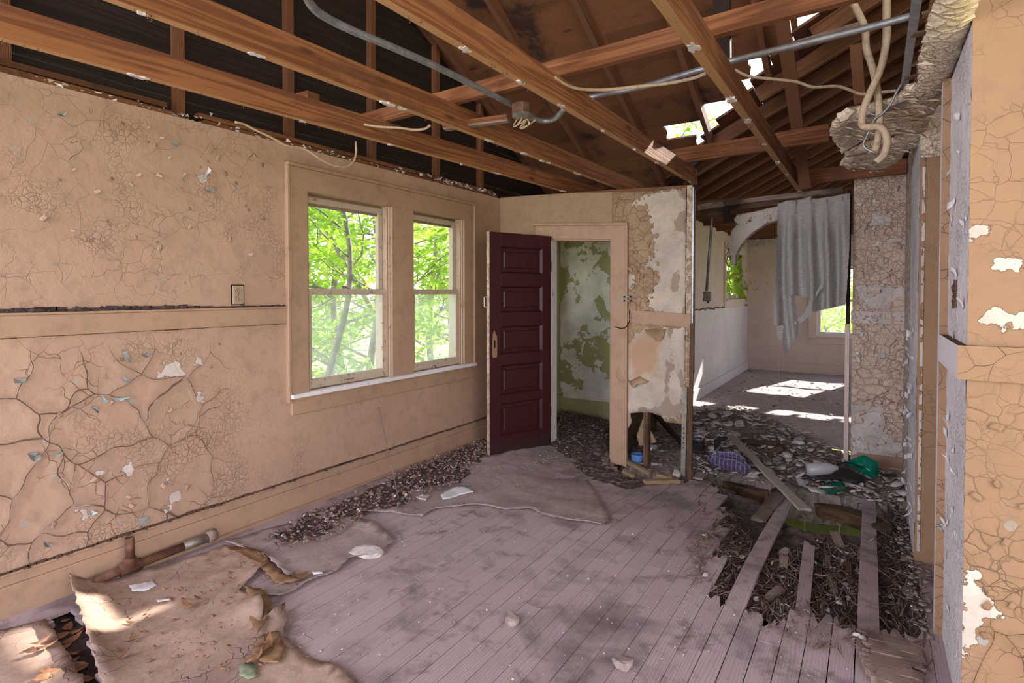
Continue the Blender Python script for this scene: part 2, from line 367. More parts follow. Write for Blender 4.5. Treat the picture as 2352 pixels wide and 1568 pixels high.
M_dark = wood('black_brown_boards', (.018, .010, .008), (.038, .020, .014), var=.3)  # near-black brown wood, varying a little from board to board
M_stud = wood('attic_stud_wood', (.16, .062, .028), (.26, .105, .045), var=.4)
M_grey = wood('weathered_grey_wood', (.24, .17, .14), (.40, .30, .26), stain=(.07, .045, .04), sta=.5)
M_rot = wood('rotten_brown_wood', (.10, .055, .032), (.22, .125, .075), stain=(.02, .012, .01), sta=.52, bumpd=.006)
M_floor = None
def floormat():
    g = G_('worn_floor_boards', .7); O = g.oco(); r = g.rnd(); P = g.pos()
    off = g.n('CombineXYZ', {0: g.ma('MULTIPLY', r, 37.0), 1: g.ma('MULTIPLY', r, 11.0), 2: 0.0}).outputs[0]
    V = g.n('VectorMath', {0: O, 1: off}, operation='ADD').outputs[0]
    fib = g.noise(g.sc(V, (2.2, 60, 60)), 2.0, 6, .72); band = g.n('TexWave', {'Vector': g.nvec(g.sc(V, (.7, 9, 9)), .7, 1.0), 'Scale': 3.0, 'Distortion': 5.0, 'Detail': 3.0}, bands_direction='Y').outputs['Fac']
    f = g.ma('ADD', g.ma('MULTIPLY', band, .3), g.ma('MULTIPLY', fib, .7)); col = g.mix(g.mr(f, .15, .95), (.34, .265, .28), (.58, .475, .50))
    col = g.mix(g.ma('MULTIPLY', r, .3), col, (.30, .23, .25))
    s1 = g.noise(g.nvec(P, 3, .3), 1.6, 7, .62); col = g.mix(g.mr(s1, .50, .66, 0, .88), col, (.075, .055, .066))
    s2 = g.noise(g.nvec(P, 5, .2), 5.5, 7, .7); col = g.mix(g.mr(s2, .53, .66, 0, .75), col, (.13, .09, .09))
    s3 = g.noise(P, 26, 6, .75); col = g.mix(g.mr(s3, .60, .72, 0, .5), col, (.10, .06, .05)); col = g.mix(g.mr(s3, .30, .22, 0, .5), col, (.55, .46, .46))
    dust = g.mr(g.noise(P, 130, 2, .6), .72, .78); col = g.mix(g.ma('MULTIPLY', dust, .8), col, (.62, .58, .58))
    lv = g.mr(g.noise(P, .9, 3), .4, .62, 0, .35); col = g.mix(lv, col, (.50, .40, .41))
    return g.fin(col, g.bump(g.ma('ADD', g.ma('MULTIPLY', fib, .3), g.ma('MULTIPLY', s2, 1.0)), .002), g.mr(s1, .3, .7, .85, .5))
M_floor = floormat()
def dirtmat(name, a, b, c, sc=9, bd=.01, sp=(.6, .56, .55), spa=.7):
    g = G_(name, .9); P = g.pos(); n1 = g.noise(g.nvec(P, 8, .1), sc, 8, .7); n2 = g.noise(P, 2.0, 5)
    col = g.mix(g.mr(n1, .36, .6), a, b); col = g.mix(g.mr(n2, .45, .65, 0, .8), col, c)
    d = g.mr(g.noise(P, 110, 3, .7), .66, .71); col = g.mix(g.ma('MULTIPLY', d, spa), col, sp)
    d2 = g.vor(g.nvec(P, 9, .1), 11); l = g.ma('MULTIPLY', g.mr(d2, 0, .02, 1, 0), g.mr(g.noise(P, 4, 2), .5, .6)); col = g.mix(g.ma('MULTIPLY', l, .8), col, tuple(x*.25 for x in a))
    return g.fin(col, g.bump(g.ma('SUBTRACT', n1, g.ma('MULTIPLY', l, .5)), bd))
M_lino = dirtmat('dirty_tan_linoleum', (.34, .235, .185), (.50, .36, .29), (.25, .175, .15), 8, .006)
M_lino2 = dirtmat('grey_worn_linoleum', (.30, .235, .23), (.46, .38, .37), (.23, .175, .17), 8, .006)
M_backing = dirtmat('orange_felt_backing', (.22, .125, .07), (.33, .19, .10), (.18, .11, .07), 14, .004, spa=.2)
M_soil = dirtmat('dark_rot_dirt', (.055, .036, .036), (.15, .105, .105), (.07, .046, .046), 16, .02)
M_rub = dirtmat('rubble_dirt', (.20, .145, .14), (.40, .32, .32), (.17, .12, .12), 20, .02)
M_farfloor = dirtmat('dusty_far_floor', (.42, .34, .36), (.66, .57, .60), (.5, .42, .44), 14, .01)
M_chip = plain('plaster_white', (.66, .60, .60), .85, n_=(25, .3))
M_chip2 = plain('plaster_grey', (.38, .31, .29), .85, n_=(25, .35))
M_splin = plain('splinter_brown', (.16, .10, .08), .85, n_=(20, .6), c2=(.32, .23, .20))
M_white = plain('chalky_white', (.72, .70, .74), .8, n_=(14, .2))
M_galv = plain('galvanised_steel', (.42, .43, .46), .45, .7, n_=(18, .35))
M_rust = plain('rusted_iron', (.10, .042, .028), .85, .1, n_=(16, .5), c2=(.21, .115, .08))
M_metal = plain('old_grey_metal', (.30, .27, .24), .5, .6, n_=(30, .4))
M_cable = plain('cream_cable', (.50, .38, .27), .7, n_=(40, .4), th=(.5, .7))
M_plate = plain('painted_outlet_plate', (.43, .31, .24), .55, n_=(30, .15))
M_slot = plain('black_slot', (.01, .008, .008), .8)
M_leafdry = plain('dry_leaf', (.22, .10, .055), .8, n_=(20, .5), c2=(.38, .22, .13))
M_bark = plain('grey_bark', (.34, .30, .27), .9, n_=(9, .45), bumpd=.01)
M_maroon = None
def maroon():
    g = G_('maroon_varnish', .38); O = g.oco(); P = g.pos(); fib = g.noise(g.sc(O, (40, 40, 3)), 2, 5, .7)
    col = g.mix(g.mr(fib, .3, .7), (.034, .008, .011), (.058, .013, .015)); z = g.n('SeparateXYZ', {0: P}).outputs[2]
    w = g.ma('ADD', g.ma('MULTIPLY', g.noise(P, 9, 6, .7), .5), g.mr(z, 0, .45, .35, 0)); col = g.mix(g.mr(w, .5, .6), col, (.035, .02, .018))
    s = g.mr(g.noise(P, 42, 4, .7), .68, .72); col = g.mix(g.ma('MULTIPLY', s, .6), col, (.3, .2, .2))
    return g.fin(col, g.bump(fib, .0015))
M_maroon = maroon()
M_leafN = leafmat('leaf_bright', (.22, .46, .02), (.42, .62, .04))
M_leafF = leafmat('leaf_yellow_green', (.42, .62, .06), (.75, .82, .14))
M_leafD = leafmat('leaf_deep', (.13, .32, .02), (.30, .50, .05))
M_glass = glass('dusty_glass', .17); M_glass2 = glass('clear_glass', .012)
M_curt = cloth('grey_curtain_cloth', (.56, .535, .53), .2, (.36, .345, .35), streak=True)
M_ground = dirtmat('leafy_ground', (.30, .38, .08), (.5, .52, .2), (.5, .45, .3), 5, .02)
# ============================================================ SETTING
XL, YP, YB, YC, YF, XFL, ZC = -3.32, 4.88, 5.95, 6.25, 11.6, -2.03, 2.49
ground = MB().box((-60, -40, -1.3), (60, 70, -1.25)); tag(ground.o('ground', M_ground), 'leaf-strewn ground outside around the house', 'ground', kind='structure')
def pxX(pts, X): return [(onX(a, b, X).y, onX(a, b, X).z) for a, b in pts]
# left wall
peelL = [pxX(q, XL) for q in (
    [(358,866),(364,847),(380,845),(384,833),(412,831),(408,852),(416,861),(390,863)], [(450,838),(457,826),(465,829),(462,840)], [(450,912),(456,896),(468,897),(471,918)],
    [(372,1170),(398,1135),(402,1150),(388,1172)], [(374,1112),(385,1103),(396,1112),(376,1116)], [(456,412),(478,392),(480,398),(464,414)], [(172,1185),(190,1178),(200,1186)],
    [(218,1085),(228,1076),(232,1085),(222,1089)], [(290,1078),(296,1060),(300,1086),(296,1088)])]
def crkL(y, z):
    a = sstep(2.05, 1.55, y)*sstep(1.28, 1.05, z); b = .14*sstep(1.4, 1.6, z)*sstep(2.6, 2.2, y)
    return .2+.8*a+b
wy0, wy1, wz0, wz1 = onX(705, 660, XL).y-.01, onX(1062, 660, XL).y+.01, .80, 2.20
cw0, cw1, cz0, cz1 = 5.2, 6.03, 1.15, 2.15
def wl(a, b): return (XL + .006*nz(a, b, 0, 1.7), a, b)
wall_left = grid('wall_left', [(-3.5, wy0, 0, ZC), (wy0, wy1, 0, wz0), (wy0, wy1, wz1, ZC), (wy1, YP, 0, ZC)], wl, .03, M_wallL, peelL, crkL)
tag(wall_left, 'left room wall of cracked beige plaster paint', 'wall', kind='structure')
m = MB()
for y0, y1, z0, z1 in ((-3.5, wy0, 0, ZC), (wy0, wy1, 0, wz0), (wy0, wy1, wz1, ZC), (wy1, cw0, 0, ZC), (cw0, cw1, 0, cz0), (cw0, cw1, cz1, ZC), (cw1, 12, 0, ZC)): m.box((XL-.16, y0, z0-.3 if z0 == 0 else z0), (XL-.012, y1, z1))
m.o('outer_wall_core', M_trim, wall_left)
# boards of trim on the left wall
def trim(name, label, boxes, mat, part='trim_board'):
    r = empty(name, label=label, cat='trim', kind='structure')
    for b in boxes:
        mm = MB().box((0, 0, 0), tuple(Vector(b[1])-Vector(b[0]))); o = mm.o(b[3] if len(b) > 3 else part, b[2] if len(b) > 2 else mat, r); o.location = b[0]
        bv = o.modifiers.new('b', 'BEVEL'); bv.width = .004; bv.segments = 2; bv.limit_method = 'ANGLE'
    return r
wc0, wc1 = onX(659, 660, XL).y, onX(1113, 660, XL).y
trim('trim_1', 'beige chair rail along left wall', [((XL, -3.5, 1.283), (XL+.022, wc0-.005, 1.385)), ((XL, -3.5, 1.385), (XL+.030, wc0-.005, 1.398))], M_trim)
trim('baseboard_left', 'tall stepped baseboard along left wall', [((XL, -3.5, -.03), (XL+.022, YP, .145)), ((XL, -3.5, .145), (XL+.014, YP, .19)), ((XL, -3.5, .19), (XL+.02, YP, .2)), ((XL, 1.35, -.05), (XL+.05, YP, .018), M_trim)], M_trim)
crud = MB(); rr = random.Random(3)
for i in range(420):                        # dirt lying on the rail and the baseboard ledge
    if i % 2: y = rr.uniform(-.5, 2.2); z = 1.40; k = rr.uniform(.003, .014)*(1.4 if y < 1.55 else .5)
    else: y = rr.uniform(.5, YP); z = .2; k = rr.uniform(.002, .008)
    x = XL+rr.uniform(.0, .026); crud.add([(x-k, y-k*2, z), (x+k, y-k, z), (x+k*.6, y+k*2, z), (x-k, y+k, z), (x, y, z+k*1.3)], [(0,1,4),(1,2,4),(2,3,4),(3,0,4)])
crud.o('ledge_dirt', M_soil, wall_left)['kind'] = 'stuff'
# window_1: double window
def window(name, label, frame, along, z0, z1, units, cas=.12, depth=.13, hazes=None, mull=None, lowerup=.5, mat=M_trim, wm=M_wwin, side=None, lowglass=None):
    """frame(a, d, z): a along the wall, d depth (+ into the room), z up"""
    r = empty(name, label=label, cat='window', kind='structure')
    def bx(nm, a0, a1, d0, d1, y0, y1, m_, par=None):
        P = [frame(a, d, z) for z in (y0, y1) for (a, d) in ((a0, d0), (a1, d0), (a1, d1), (a0, d1))]
        c = sum((Vector(p) for p in P), Vector())/8
        o = obj(nm, [Vector(p)-c for p in P], [(3,2,1,0),(4,5,6,7),(0,1,5,4),(1,2,6,5),(2,3,7,6),(3,0,4,7)], m_); o.location = c
        if par is None: o.parent = r
        else: o.parent = par; o.matrix_parent_inverse = Matrix.Translation(-par.location)
        if m_ not in (M_glass, M_glass2):
            b = o.modifiers.new('b', 'BEVEL'); b.width = .003; b.segments = 1
        return o
    a0, a1 = along
    bx('casing', a0-cas, a0+.005, 0, .022, z0-.06, z1+.0, mat); bx('casing', a1-.005, a1+cas, 0, .022, z0-.06, z1, mat)
    bx('head_casing', a0-cas, a1+cas, 0, .026, z1-.005, z1+cas, mat); bx('cap_moulding', a0-cas-.012, a1+cas+.012, 0, .045, z1+cas, z1+cas+.022, mat)
    bx('backband', a0-cas-.014, a0-cas+.006, 0, .036, z0-.06, z1+cas, mat); bx('backband', a1+cas-.006, a1+cas+.014, 0, .036, z0-.06, z1+cas, mat)
    bx('stool', a0-cas-.0, a1+cas+.0, -depth+.05, .06, z0-.03, z0-.002, M_wtrim if name == 'window_1' else mat); bx('apron', a0-cas+.02, a1+cas-.02, 0, .018, z0-.15, z0-.03, mat)
    bx('outer_sill', a0, a1, -depth-.07, -depth+.06, z0-.04, z0-.012, wm)
    for (u0, u1) in units:
        for x0, x1 in ((u0, u0+.022), (u1-.022, u1)):
            bx('jamb', x0, x1, -depth-.03, 0, z0-.03, z1+.02, wm); 
        for x0, x1 in ((u0+.022, u0+.036), (u1-.036, u1-.022)): bx('stop_bead', x0, x1, -.03, -.008, z0, z1, mat)
        bx('head_jamb', u0, u1, -depth-.03, 0, z1-.005, z1+.02, mat)
        bx('blind_stop', u0, u1, -.10, -.085, z1-.085, z1, M_grey)
        zm = z0+(z1-z0)*lowerup; i0, i1 = u0+.026, u1-.026
        for nm, b0, b1, dd, gm in (('lower_sash', z0+.002, zm+.02, -.062, lowglass or M_glass), ('upper_sash', zm-.015, z1-.02, -.104, M_glass2)):
            s_ = bx(nm, i0, i1, dd, dd+.034, b1-.045, b1, wm)
            bx('stile', i0, i0+.045, dd, dd+.034, b0, b1-.045, wm, s_); bx('stile', i1-.045, i1, dd, dd+.034, b0, b1-.045, wm, s_)
            bx('bottom_rail', i0+.045, i1-.045, dd, dd+.034, b0, b0+(.07 if 'lower' in nm else .03), wm, s_)
            bx('pane', i0+.045, i1-.045, dd+.014, dd+.018, b0+(.07 if 'lower' in nm else .03), b1-.045, gm, s_)
    return r, bx
fl = lambda a, d, z: (XL+d, a, z)
mu0, mu1 = onX(898, 660, XL).y, onX(946, 660, XL).y
w1, bx = window('window_1', 'double sash window with peeling beige casing in left wall', fl, (wy0, wy1), wz0, wz1, [(wy0, mu0), (mu1, wy1)], cas=wy0-wc0)
bx('mullion', mu0-.004, mu1+.004, -.12, .020, wz0-.03, wz1, M_trim)
for (py, pz, pn) in ((onX(800, 667, XL).y, .0, 'sash_lock'), (onX(805, 880, XL).y, 1, 'sash_lift'), (onX(1002, 845, XL).y, 2, 'sash_lock')):
    q = MB(); 
    if pz == 0: z_ = wz0+(wz1-wz0)*.5+.022; q.box((XL-.055, py-.03, z_), (XL-.03, py+.03, z_+.008)).bar((XL-.042, py-.035, z_+.016), (XL-.042, py+.02, z_+.013), .016, .008).lathe([(.012, .0), (.012, .016), (.006, .018)], (XL-.042, py, z_+.004), 10)
    elif pz == 1: z_ = wz0+.035; q.tube([(XL-.02, py-.045, z_), (XL+.0, py-.035, z_-.002), (XL+.0, py+.035, z_-.002), (XL-.02, py+.045, z_)], .004, 6)
    else: q.lathe([(.0, .03), (.02, .022), (.024, 0)], (XL-.03, py, wz0+.0), 10).bar((XL-.03, py-.03, wz0+.01), (XL-.03, py+.03, wz0+.01), .012, .012)
    q.o(pn, M_metal, w1)
q = MB(); p = [onX(a, b, XL-.03) for a, b in ((1017,684),(1018,695),(1016,705),(1012,711),(1011,713))]; q.tube(smoothpath(p), .004, 6); q.o('hook', M_metal, w1)
stick = [onX(1075, 626, XL+.0), onX(1072, 803, XL+.0)]; bd = board('sash_stick', stick[0], stick[1], .03, .02, M_wwin, w1, up=(1,0,0))
# partition wall with the doorway (sags to the right)
def psag(x): return .085*sstep(-3.2, -1.3, x)
def pf(a, b): return (a, YP+.004*nz(a, b, 3, 2), b-psag(a))
def pxP(pts):
    r = []
    for a, b in pts: p = onY(a, b, YP); r.append((p.x, p.z+psag(p.x)))
    return r
cr4 = lambda L: [(1080+a*.2636, 400+b*.2636) for a, b in L]
cr5 = lambda L: [(1380+a*.2678, 700+b*.2678) for a, b in L]
XD0, XD1, ZD, XE = -2.714, -2.046, 2.05, -1.306
upper = pxP(cr4([(1410,250),(1480,205),(1580,180),(1720,150),(1800,130),(1890,200),(1925,600),(1925,1225),(1620,1190),(1560,1120),(1555,1070),(1600,1000),(1660,900),(1640,840),(1530,790),(1570,710),(1630,690),(1600,600),(1585,450),(1550,300),(1540,245),(1450,280)]))
sp1 = pxP(cr4([(1370,880),(1420,860),(1440,930),(1400,1000),(1365,960)])); sp2 = pxP(cr4([(1560,1080),(1610,1070),(1640,1140),(1600,1180),(1560,1140)]))
lower = pxP(cr5([(240,330),(300,250),(380,210),(560,200),(740,210),(735,920),(680,960),(300,960),(170,1080),(185,700),(190,400)]))
hole = pxP(cr5([(330,925),(430,925),(520,950),(545,1000),(620,1010),(690,1020),(700,1500),(150,1500),(165,1200),(180,1110),(240,1050),(262,1000),(255,935),(290,930)]))
zb = -.02
outline = [(XE, zb+.0), (XE, 2.50), (XD1, 2.50), (XD1, zb)] 
hx = [h for h in hole if h[1] > .05]
left_h = min(h[0] for h in hole)
# right of the doorway: outline with the hole torn out of its foot
up_h = [h for h in pxP(cr5([(160,1200),(180,1110),(240,1050),(262,1000),(250,930),(330,920),(430,925),(520,950),(545,1000),(620,1010),(675,1025)]))]
R = [(XD1, -.03), (up_h[0][0]-.005, -.03)]+up_h+[(XE-.055, up_h[-1][1]), (XE-.055, 2.49), (XD1, 2.49)]
wall_part = grid('wall_back', [(XL, XD0, 0, ZC), (XD0, XD1, ZD, ZC)], pf, .03, M_part, (), lambda a, b: .12)
tag(wall_part, 'partition wall with open doorway and torn plaster at its right end', 'wall', kind='structure')
def pf3(u, v, d): return (u, YP+.004*nz(u, v, 3, 2), v-psag(u))
s_ = sheet('plaster_face', R[::-1], pf3, .03, M_part, wall_part, .018, .004, [upper, lower, sp1, sp2], lambda a, b: .9 if b > 1.35 else .5, offset=-1)
_v = [(q.co.x, q.co.z+psag(q.co.x)) for q in s_.data.vertices]
setattr_(s_, 'stn', sdist(_v, [pxP(cr5([(240,330),(330,240),(560,260),(500,420),(470,600),(400,640),(280,620),(230,480)])), pxP(cr5([(170,1100),(230,1000),(260,940),(330,1000),(280,1150)]))]))
setattr_(s_, 'gry', sdist(_v, [pxP(cr5([(565,200),(620,200),(600,340),(620,420),(600,460),(590,350)])), pxP(cr5([(560,480),(640,530),(590,620),(600,700),(570,760),(600,840),(680,860),(690,720),(640,560),(700,540),(720,640),(690,760),(690,960),(300,960),(330,870),(440,890),(540,850),(545,700)])),
    pxP(cr4([(1770,400),(1830,340),(1890,300),(1900,620),(1860,510),(1780,500)])), pxP(cr4([(1800,130),(1900,140),(1900,250),(1820,190)])), pxP(cr4([(1760,860),(1820,840),(1830,940),(1790,1020),(1740,1040)])), pxP(cr4([(1830,1230),(1850,1150),(1905,1110),(1905,1230)])), pxP(cr4([(1730,1140),(1760,1150),(1740,1210)]))]))
def curlflap(pix, rows, lift, name='curled_paint_flap'):
    # a flap hinged on its first row of points and rolling out into the room
    V, Fq = [], []; k = len(pix[0])
    for r_, row_ in enumerate(pix):
        for a_, c_ in row_: q = onY(a_, c_, YP); V.append((q.x, YP-.004-lift*(r_/(len(pix)-1))**1.5, q.z))
    for r_ in range(len(pix)-1):
        for j_ in range(k-1): a_ = r_*k+j_; Fq.append((a_, a_+1, a_+k+1, a_+k))
    o_ = obj(name, V, Fq, M_part, wall_part, True); mm = o_.modifiers.new('s', 'SOLIDIFY'); mm.thickness = .003; setattr_(o_, 'peel', [-1]*len(V)); return o_
curlflap([[(1480,757),(1500,754),(1515,755),(1531,756)], [(1487,766),(1502,772),(1512,776),(1527,770)], [(1497,772),(1505,774),(1514,784),(1522,778)]], 3, .05)
curlflap([[(1428,828),(1431,835),(1438,850),(1445,876)], [(1424,838),(1426,846),(1432,862),(1440,876)], [(1421,855),(1422,862),(1426,872),(1433,875)]], 3, .05)
curlflap([[(1445,876),(1460,868),(1470,864),(1492,876)], [(1450,883),(1460,878),(1470,872),(1484,879)], [(1457,889),(1462,886),(1468,880),(1474,880)]], 3, .045)
m = MB().box((XL, YP+.02, 0), (XD0, YP+.12, ZC-.01)).box((XD0, YP+.02, ZD), (XD1, YP+.12, ZC-.03)); m.o('partition_core', M_part, wall_part)
bk = MB().add([(XD1, YP+.115, .62), (XE, YP+.115, .78), (XE, YP+.115, 2.40), (XD1, YP+.115, 2.42), (XD1, YP+.10, .62), (XE, YP+.10, .78), (XE, YP+.10, 2.40), (XD1, YP+.10, 2.42)], [(0,1,2,3),(7,6,5,4),(0,4,5,1)]); bk.o('rear_plaster_face', M_chip2, wall_part)
for sxx in (XD1+.03, -1.70): board('stud', (sxx, YP+.06, -.12), (sxx, YP+.06, 2.42), .085, .04, M_rot, wall_part, up=(1,0,0), rag=(.05, 0), cols=3)
board('top_plate', (XL, YP+.06, 2.505), (XE, YP+.06, 2.425), .11, .035, M_rafter, wall_part)
eb = board('end_casing', (XE-.03, YP-.005, .10), (XE-.022, YP-.005, 2.42), .045, .012, M_part, wall_part, up=(0,-1,0)); 
MB().bar((XE+.006, YP-.004, .12), (XE+.010, YP-.004, 2.40), .012, .012).o('corner_bead', M_galv, wall_part)
board('edge_stud', (XE-.0, YP+.055, 1.1), (XE-.0, YP+.055, 2.40), .035, .07, M_dark, wall_part, up=(1,0,0))
# chair rail pieces on the partition
zr = lambda x: (1.398-psag(x), 1.283-psag(x))
m = MB(); x0, x1 = XD1+.155, XE; a, b = zr(x0); c, d = zr(x1)
m.add([(x0,YP,b),(x1,YP,d-.01),(x1,YP-.022,d-.01),(x0,YP-.022,b),(x0,YP,a),(x1,YP,c-.01),(x1,YP-.022,c-.01),(x0,YP-.022,a)], [(3,2,1,0),(4,5,6,7),(0,1,5,4),(1,2,6,5),(2,3,7,6),(3,0,4,7)])
tr2 = tag(m.o('trim_2', M_trim), 'short chair rail on partition between doorway casing and torn end', 'trim', kind='structure')
# door casing
dc = empty('trim_3', label='painted door casing around doorway in partition', cat='trim', kind='structure')
def slab(name, a0, a1, z0, z1, y0, y1, mat, par, zs=0.0):
    P = [(a0, y0, z0-psag(a0)*zs), (a1, y0, z0-psag(a1)*zs), (a1, y1, z0-psag(a1)*zs), (a0, y1, z0-psag(a0)*zs), (a0, y0, z1-psag(a0)), (a1, y0, z1-psag(a1)), (a1, y1, z1-psag(a1)), (a0, y1, z1-psag(a0))]
    o = obj(name, P, [(3,2,1,0),(4,5,6,7),(0,1,5,4),(1,2,6,5),(2,3,7,6),(3,0,4,7)], mat, par); b = o.modifiers.new('b', 'BEVEL'); b.width = .004; b.segments = 2; return o
slab('casing', XD1-.004, XD1+.152, -.06, ZD, YP-.024, YP, M_trim, dc, 1); slab('casing', XD0-.152, XD0+.004, -.03, ZD, YP-.024, YP, M_trim, dc)
slab('head_casing', XD0-.155, XD1+.155, ZD-.004, ZD+.125, YP-.026, YP, M_trim, dc, 1); slab('cap_moulding', XD0-.19, XD1+.165, ZD+.125, ZD+.15, YP-.046, YP, M_trim, dc, 1)
slab('backband', XD1+.145, XD1+.165, -.06, ZD+.13, YP-.036, YP, M_trim, dc, 1)
slab('jamb', XD0-.002, XD0+.02, -.04, ZD, YP, YP+.12, M_wtrim, dc); slab('jamb', XD1-.02, XD1+.0, -.08, ZD, YP, YP+.12, M_trim, dc); slab('head_jamb', XD0, XD1, ZD-.02, ZD, YP, YP+.12, M_trim, dc, 1)
hs = empty('door_hasp', onY(1432, 686, YP-.03), 'grey slotted hasp screwed to right door casing', 'hasp')
p = onY(1432, 686, YP-.03); m = MB()
m.box((p.x-.04, YP-.032, p.z-.02), (p.x+.0, YP-.026, p.z+.02)); child(m.o('hinge_leaf', M_metal), hs)
m = MB(); x0, x1, z0, z1 = p.x+.003, p.x+.075, p.z-.024, p.z+.024
for a, b, c, d in ((x0, x1, z1-.012, z1), (x0, x1, z0, z0+.012), (x0, x0+.02, z0, z1), (x1-.014, x1, z0, z1)): m.box((a, YP-.038, c), (b, YP-.032, d))
child(m.o('slotted_plate', M_metal), hs)
wr = MB().tube(smoothpath([onY(a, b, YP-.05) for a, b in ((1445,712),(1446,735),(1440,748),(1430,754),(1419,752),(1412,750))]), .004, 6).o('cord_loop', M_slot, None, True)
tag(wr, 'thin dark cord looped below hasp on door casing', 'cord')
# door_1: five panel maroon door standing open
D0, D1 = Vector((-2.70, 4.84, 0)), Vector((-2.962, 4.15, 0)); dv = (D1-D0).normalized(); dn = Vector((-dv.y, dv.x, 0)); DW = (D1-D0).length
if dn.dot(-D0) < 0: dn = -dn
door = empty('door_1', D0, 'dark maroon five-panel wooden door standing open at doorway', 'door', kind='structure')
def dp(a, n_, z): return D0+dv*a+dn*n_+Vector((0, 0, z))
def dbox(name, a0, a1, z0, z1, n0, n1, mat, bev=.003):
    P = [dp(a, n_, z) for z in (z0, z1) for a, n_ in ((a0, n0), (a1, n0), (a1, n1), (a0, n1))]
    o = obj(name, P, [(3,2,1,0),(4,5,6,7),(0,1,5,4),(1,2,6,5),(2,3,7,6),(3,0,4,7)], mat)
    if bev: b = o.modifiers.new('b', 'BEVEL'); b.width = bev; b.segments = 2
    return child(o, door)
DB, DT = -.03, 2.05; pz = [(1.92, 1.675), (1.55, 1.305), (1.175, .915), (.81, .53), (.45, .145)]
ST = .125
dbox('hinge_stile', 0, ST-.01, DB, DT, 0, .036, M_maroon); dbox('lock_stile', DW-ST, DW, DB, DT, 0, .036, M_maroon)
zz = [DT]+[z for q in pz for z in q]+[DB]
for i in range(0, len(zz), 2): dbox('rail', ST-.01, DW-ST, zz[i+1], zz[i], .001, .035, M_maroon)
for t, b_ in pz:
    a0, a1 = ST-.01, DW-ST; m = MB(); q = .045
    P = [dp(a, n_, z) for a, z, n_ in ((a0,b_,.012),(a1,b_,.012),(a1,t,.012),(a0,t,.012),(a0+q,b_+q,.016),(a1-q,b_+q,.016),(a1-q,t-q,.016),(a0+q,t-q,.016),(a0+q+.008,b_+q+.008,.026),(a1-q-.008,b_+q+.008,.026),(a1-q-.008,t-q-.008,.026),(a0+q+.008,t-q-.008,.026))]
    m.add(P, [(0,1,5,4),(1,2,6,5),(2,3,7,6),(3,0,4,7),(4,5,9,8),(5,6,10,9),(6,7,11,10),(7,4,8,11),(8,9,10,11)])
    child(m.o('raised_panel', M_maroon), door)
    m = MB(); e = .014
    m.add([dp(a, n_, z) for a, z, n_ in ((a0,b_,.035),(a1,b_,.035),(a1,t,.035),(a0,t,.035),(a0+e,b_+e,.014),(a1-e,b_+e,.014),(a1-e,t-e,.014),(a0+e,t-e,.014))], [(0,1,5,4),(1,2,6,5),(2,3,7,6),(3,0,4,7)])
    child(m.o('panel_moulding', M_maroon), door)
dbox('outer_skin', 0, DW, DB, DT, -.006, .0, M_part, 0); o = dbox('edge_strip', DW, DW+.006, DB, DT, -.006, .034, M_part, 0)
m = MB(); oc = DW-.055
prof = [(-.022,.80),(-.026,.83),(-.024,.98),(-.016,1.03),(-.004,1.06),(.006,1.02),(.024,1.0),(.026,.83),(.02,.80)]
m.prism([dp(oc-a, .036, z+.09) for a, z in prof], dn, .004); child(m.o('bare_wood_patch', wood('bare_wood', (.28, .14, .09), (.42, .24, .17))), door)['label'] = 'splintered bare wood where the lock was'
dbox('lock_hole', oc-.006, oc+.008, .98, 1.05, .040, .0415, M_slot, 0)
m = MB().tube([dp(DW+.004, .0, 1.36), dp(DW+.03, -.01, 1.36), dp(DW+.03, -.01, 1.45), dp(DW+.004, .0, 1.45)], .004, 6); child(m.o('pull_loop', M_white), door)
for z in (.3, 1.75):
    m = MB().tube([dp(-.008, .02, z-.045), dp(-.008, .02, z+.045)], .008, 8); child(m.o('hinge', M_metal), door)
# closet behind the doorway
wcl = grid('wall_closet', [(XL, -1.95, -.1, ZC)], lambda a, b: (a, YC, b), .05, M_olive, (), lambda a, b: .1); tag(wcl, 'olive green closet wall with large pale peeled areas', 'wall', kind='structure')
MB().box((XL, YC+.02, -.1), (XFL, YC+.12, ZC)).o('wall_core', M_olive, wcl)
MB().box((XFL-.1, YP+.3, -.1), (XFL-.02, YC, ZC-.1)).o('closet_side_wall', M_rot, wcl)
wlc = grid('closet_left_face', [(YP+.12, cw0, 0, ZC), (cw0, cw1, 0, cz0), (cw0, cw1, cz1, ZC), (cw1, YC, 0, ZC)], lambda a, b: (XL, a, b), .05, M_otrim, (), lambda a, b: .1, wcl)
trim('baseboard_closet', 'olive green stepped baseboard in closet', [((XL, YC-.02, -.08), (-1.95, YC, .16)), ((XL, YC-.028, -.08), (-1.95, YC, .08)), ((XL, YP+.12, -.05), (XL+.02, YC, .2)), ((XL, YP+.12, .72), (XL+.025, YC, .80))], M_otrim)
window('window_2', 'closet sash window beside olive wall, seen edge-on past the open door', fl, (cw0, cw1), cz0, cz1, [(cw0, cw1)], cas=.11, mat=M_otrim, wm=M_otrim)
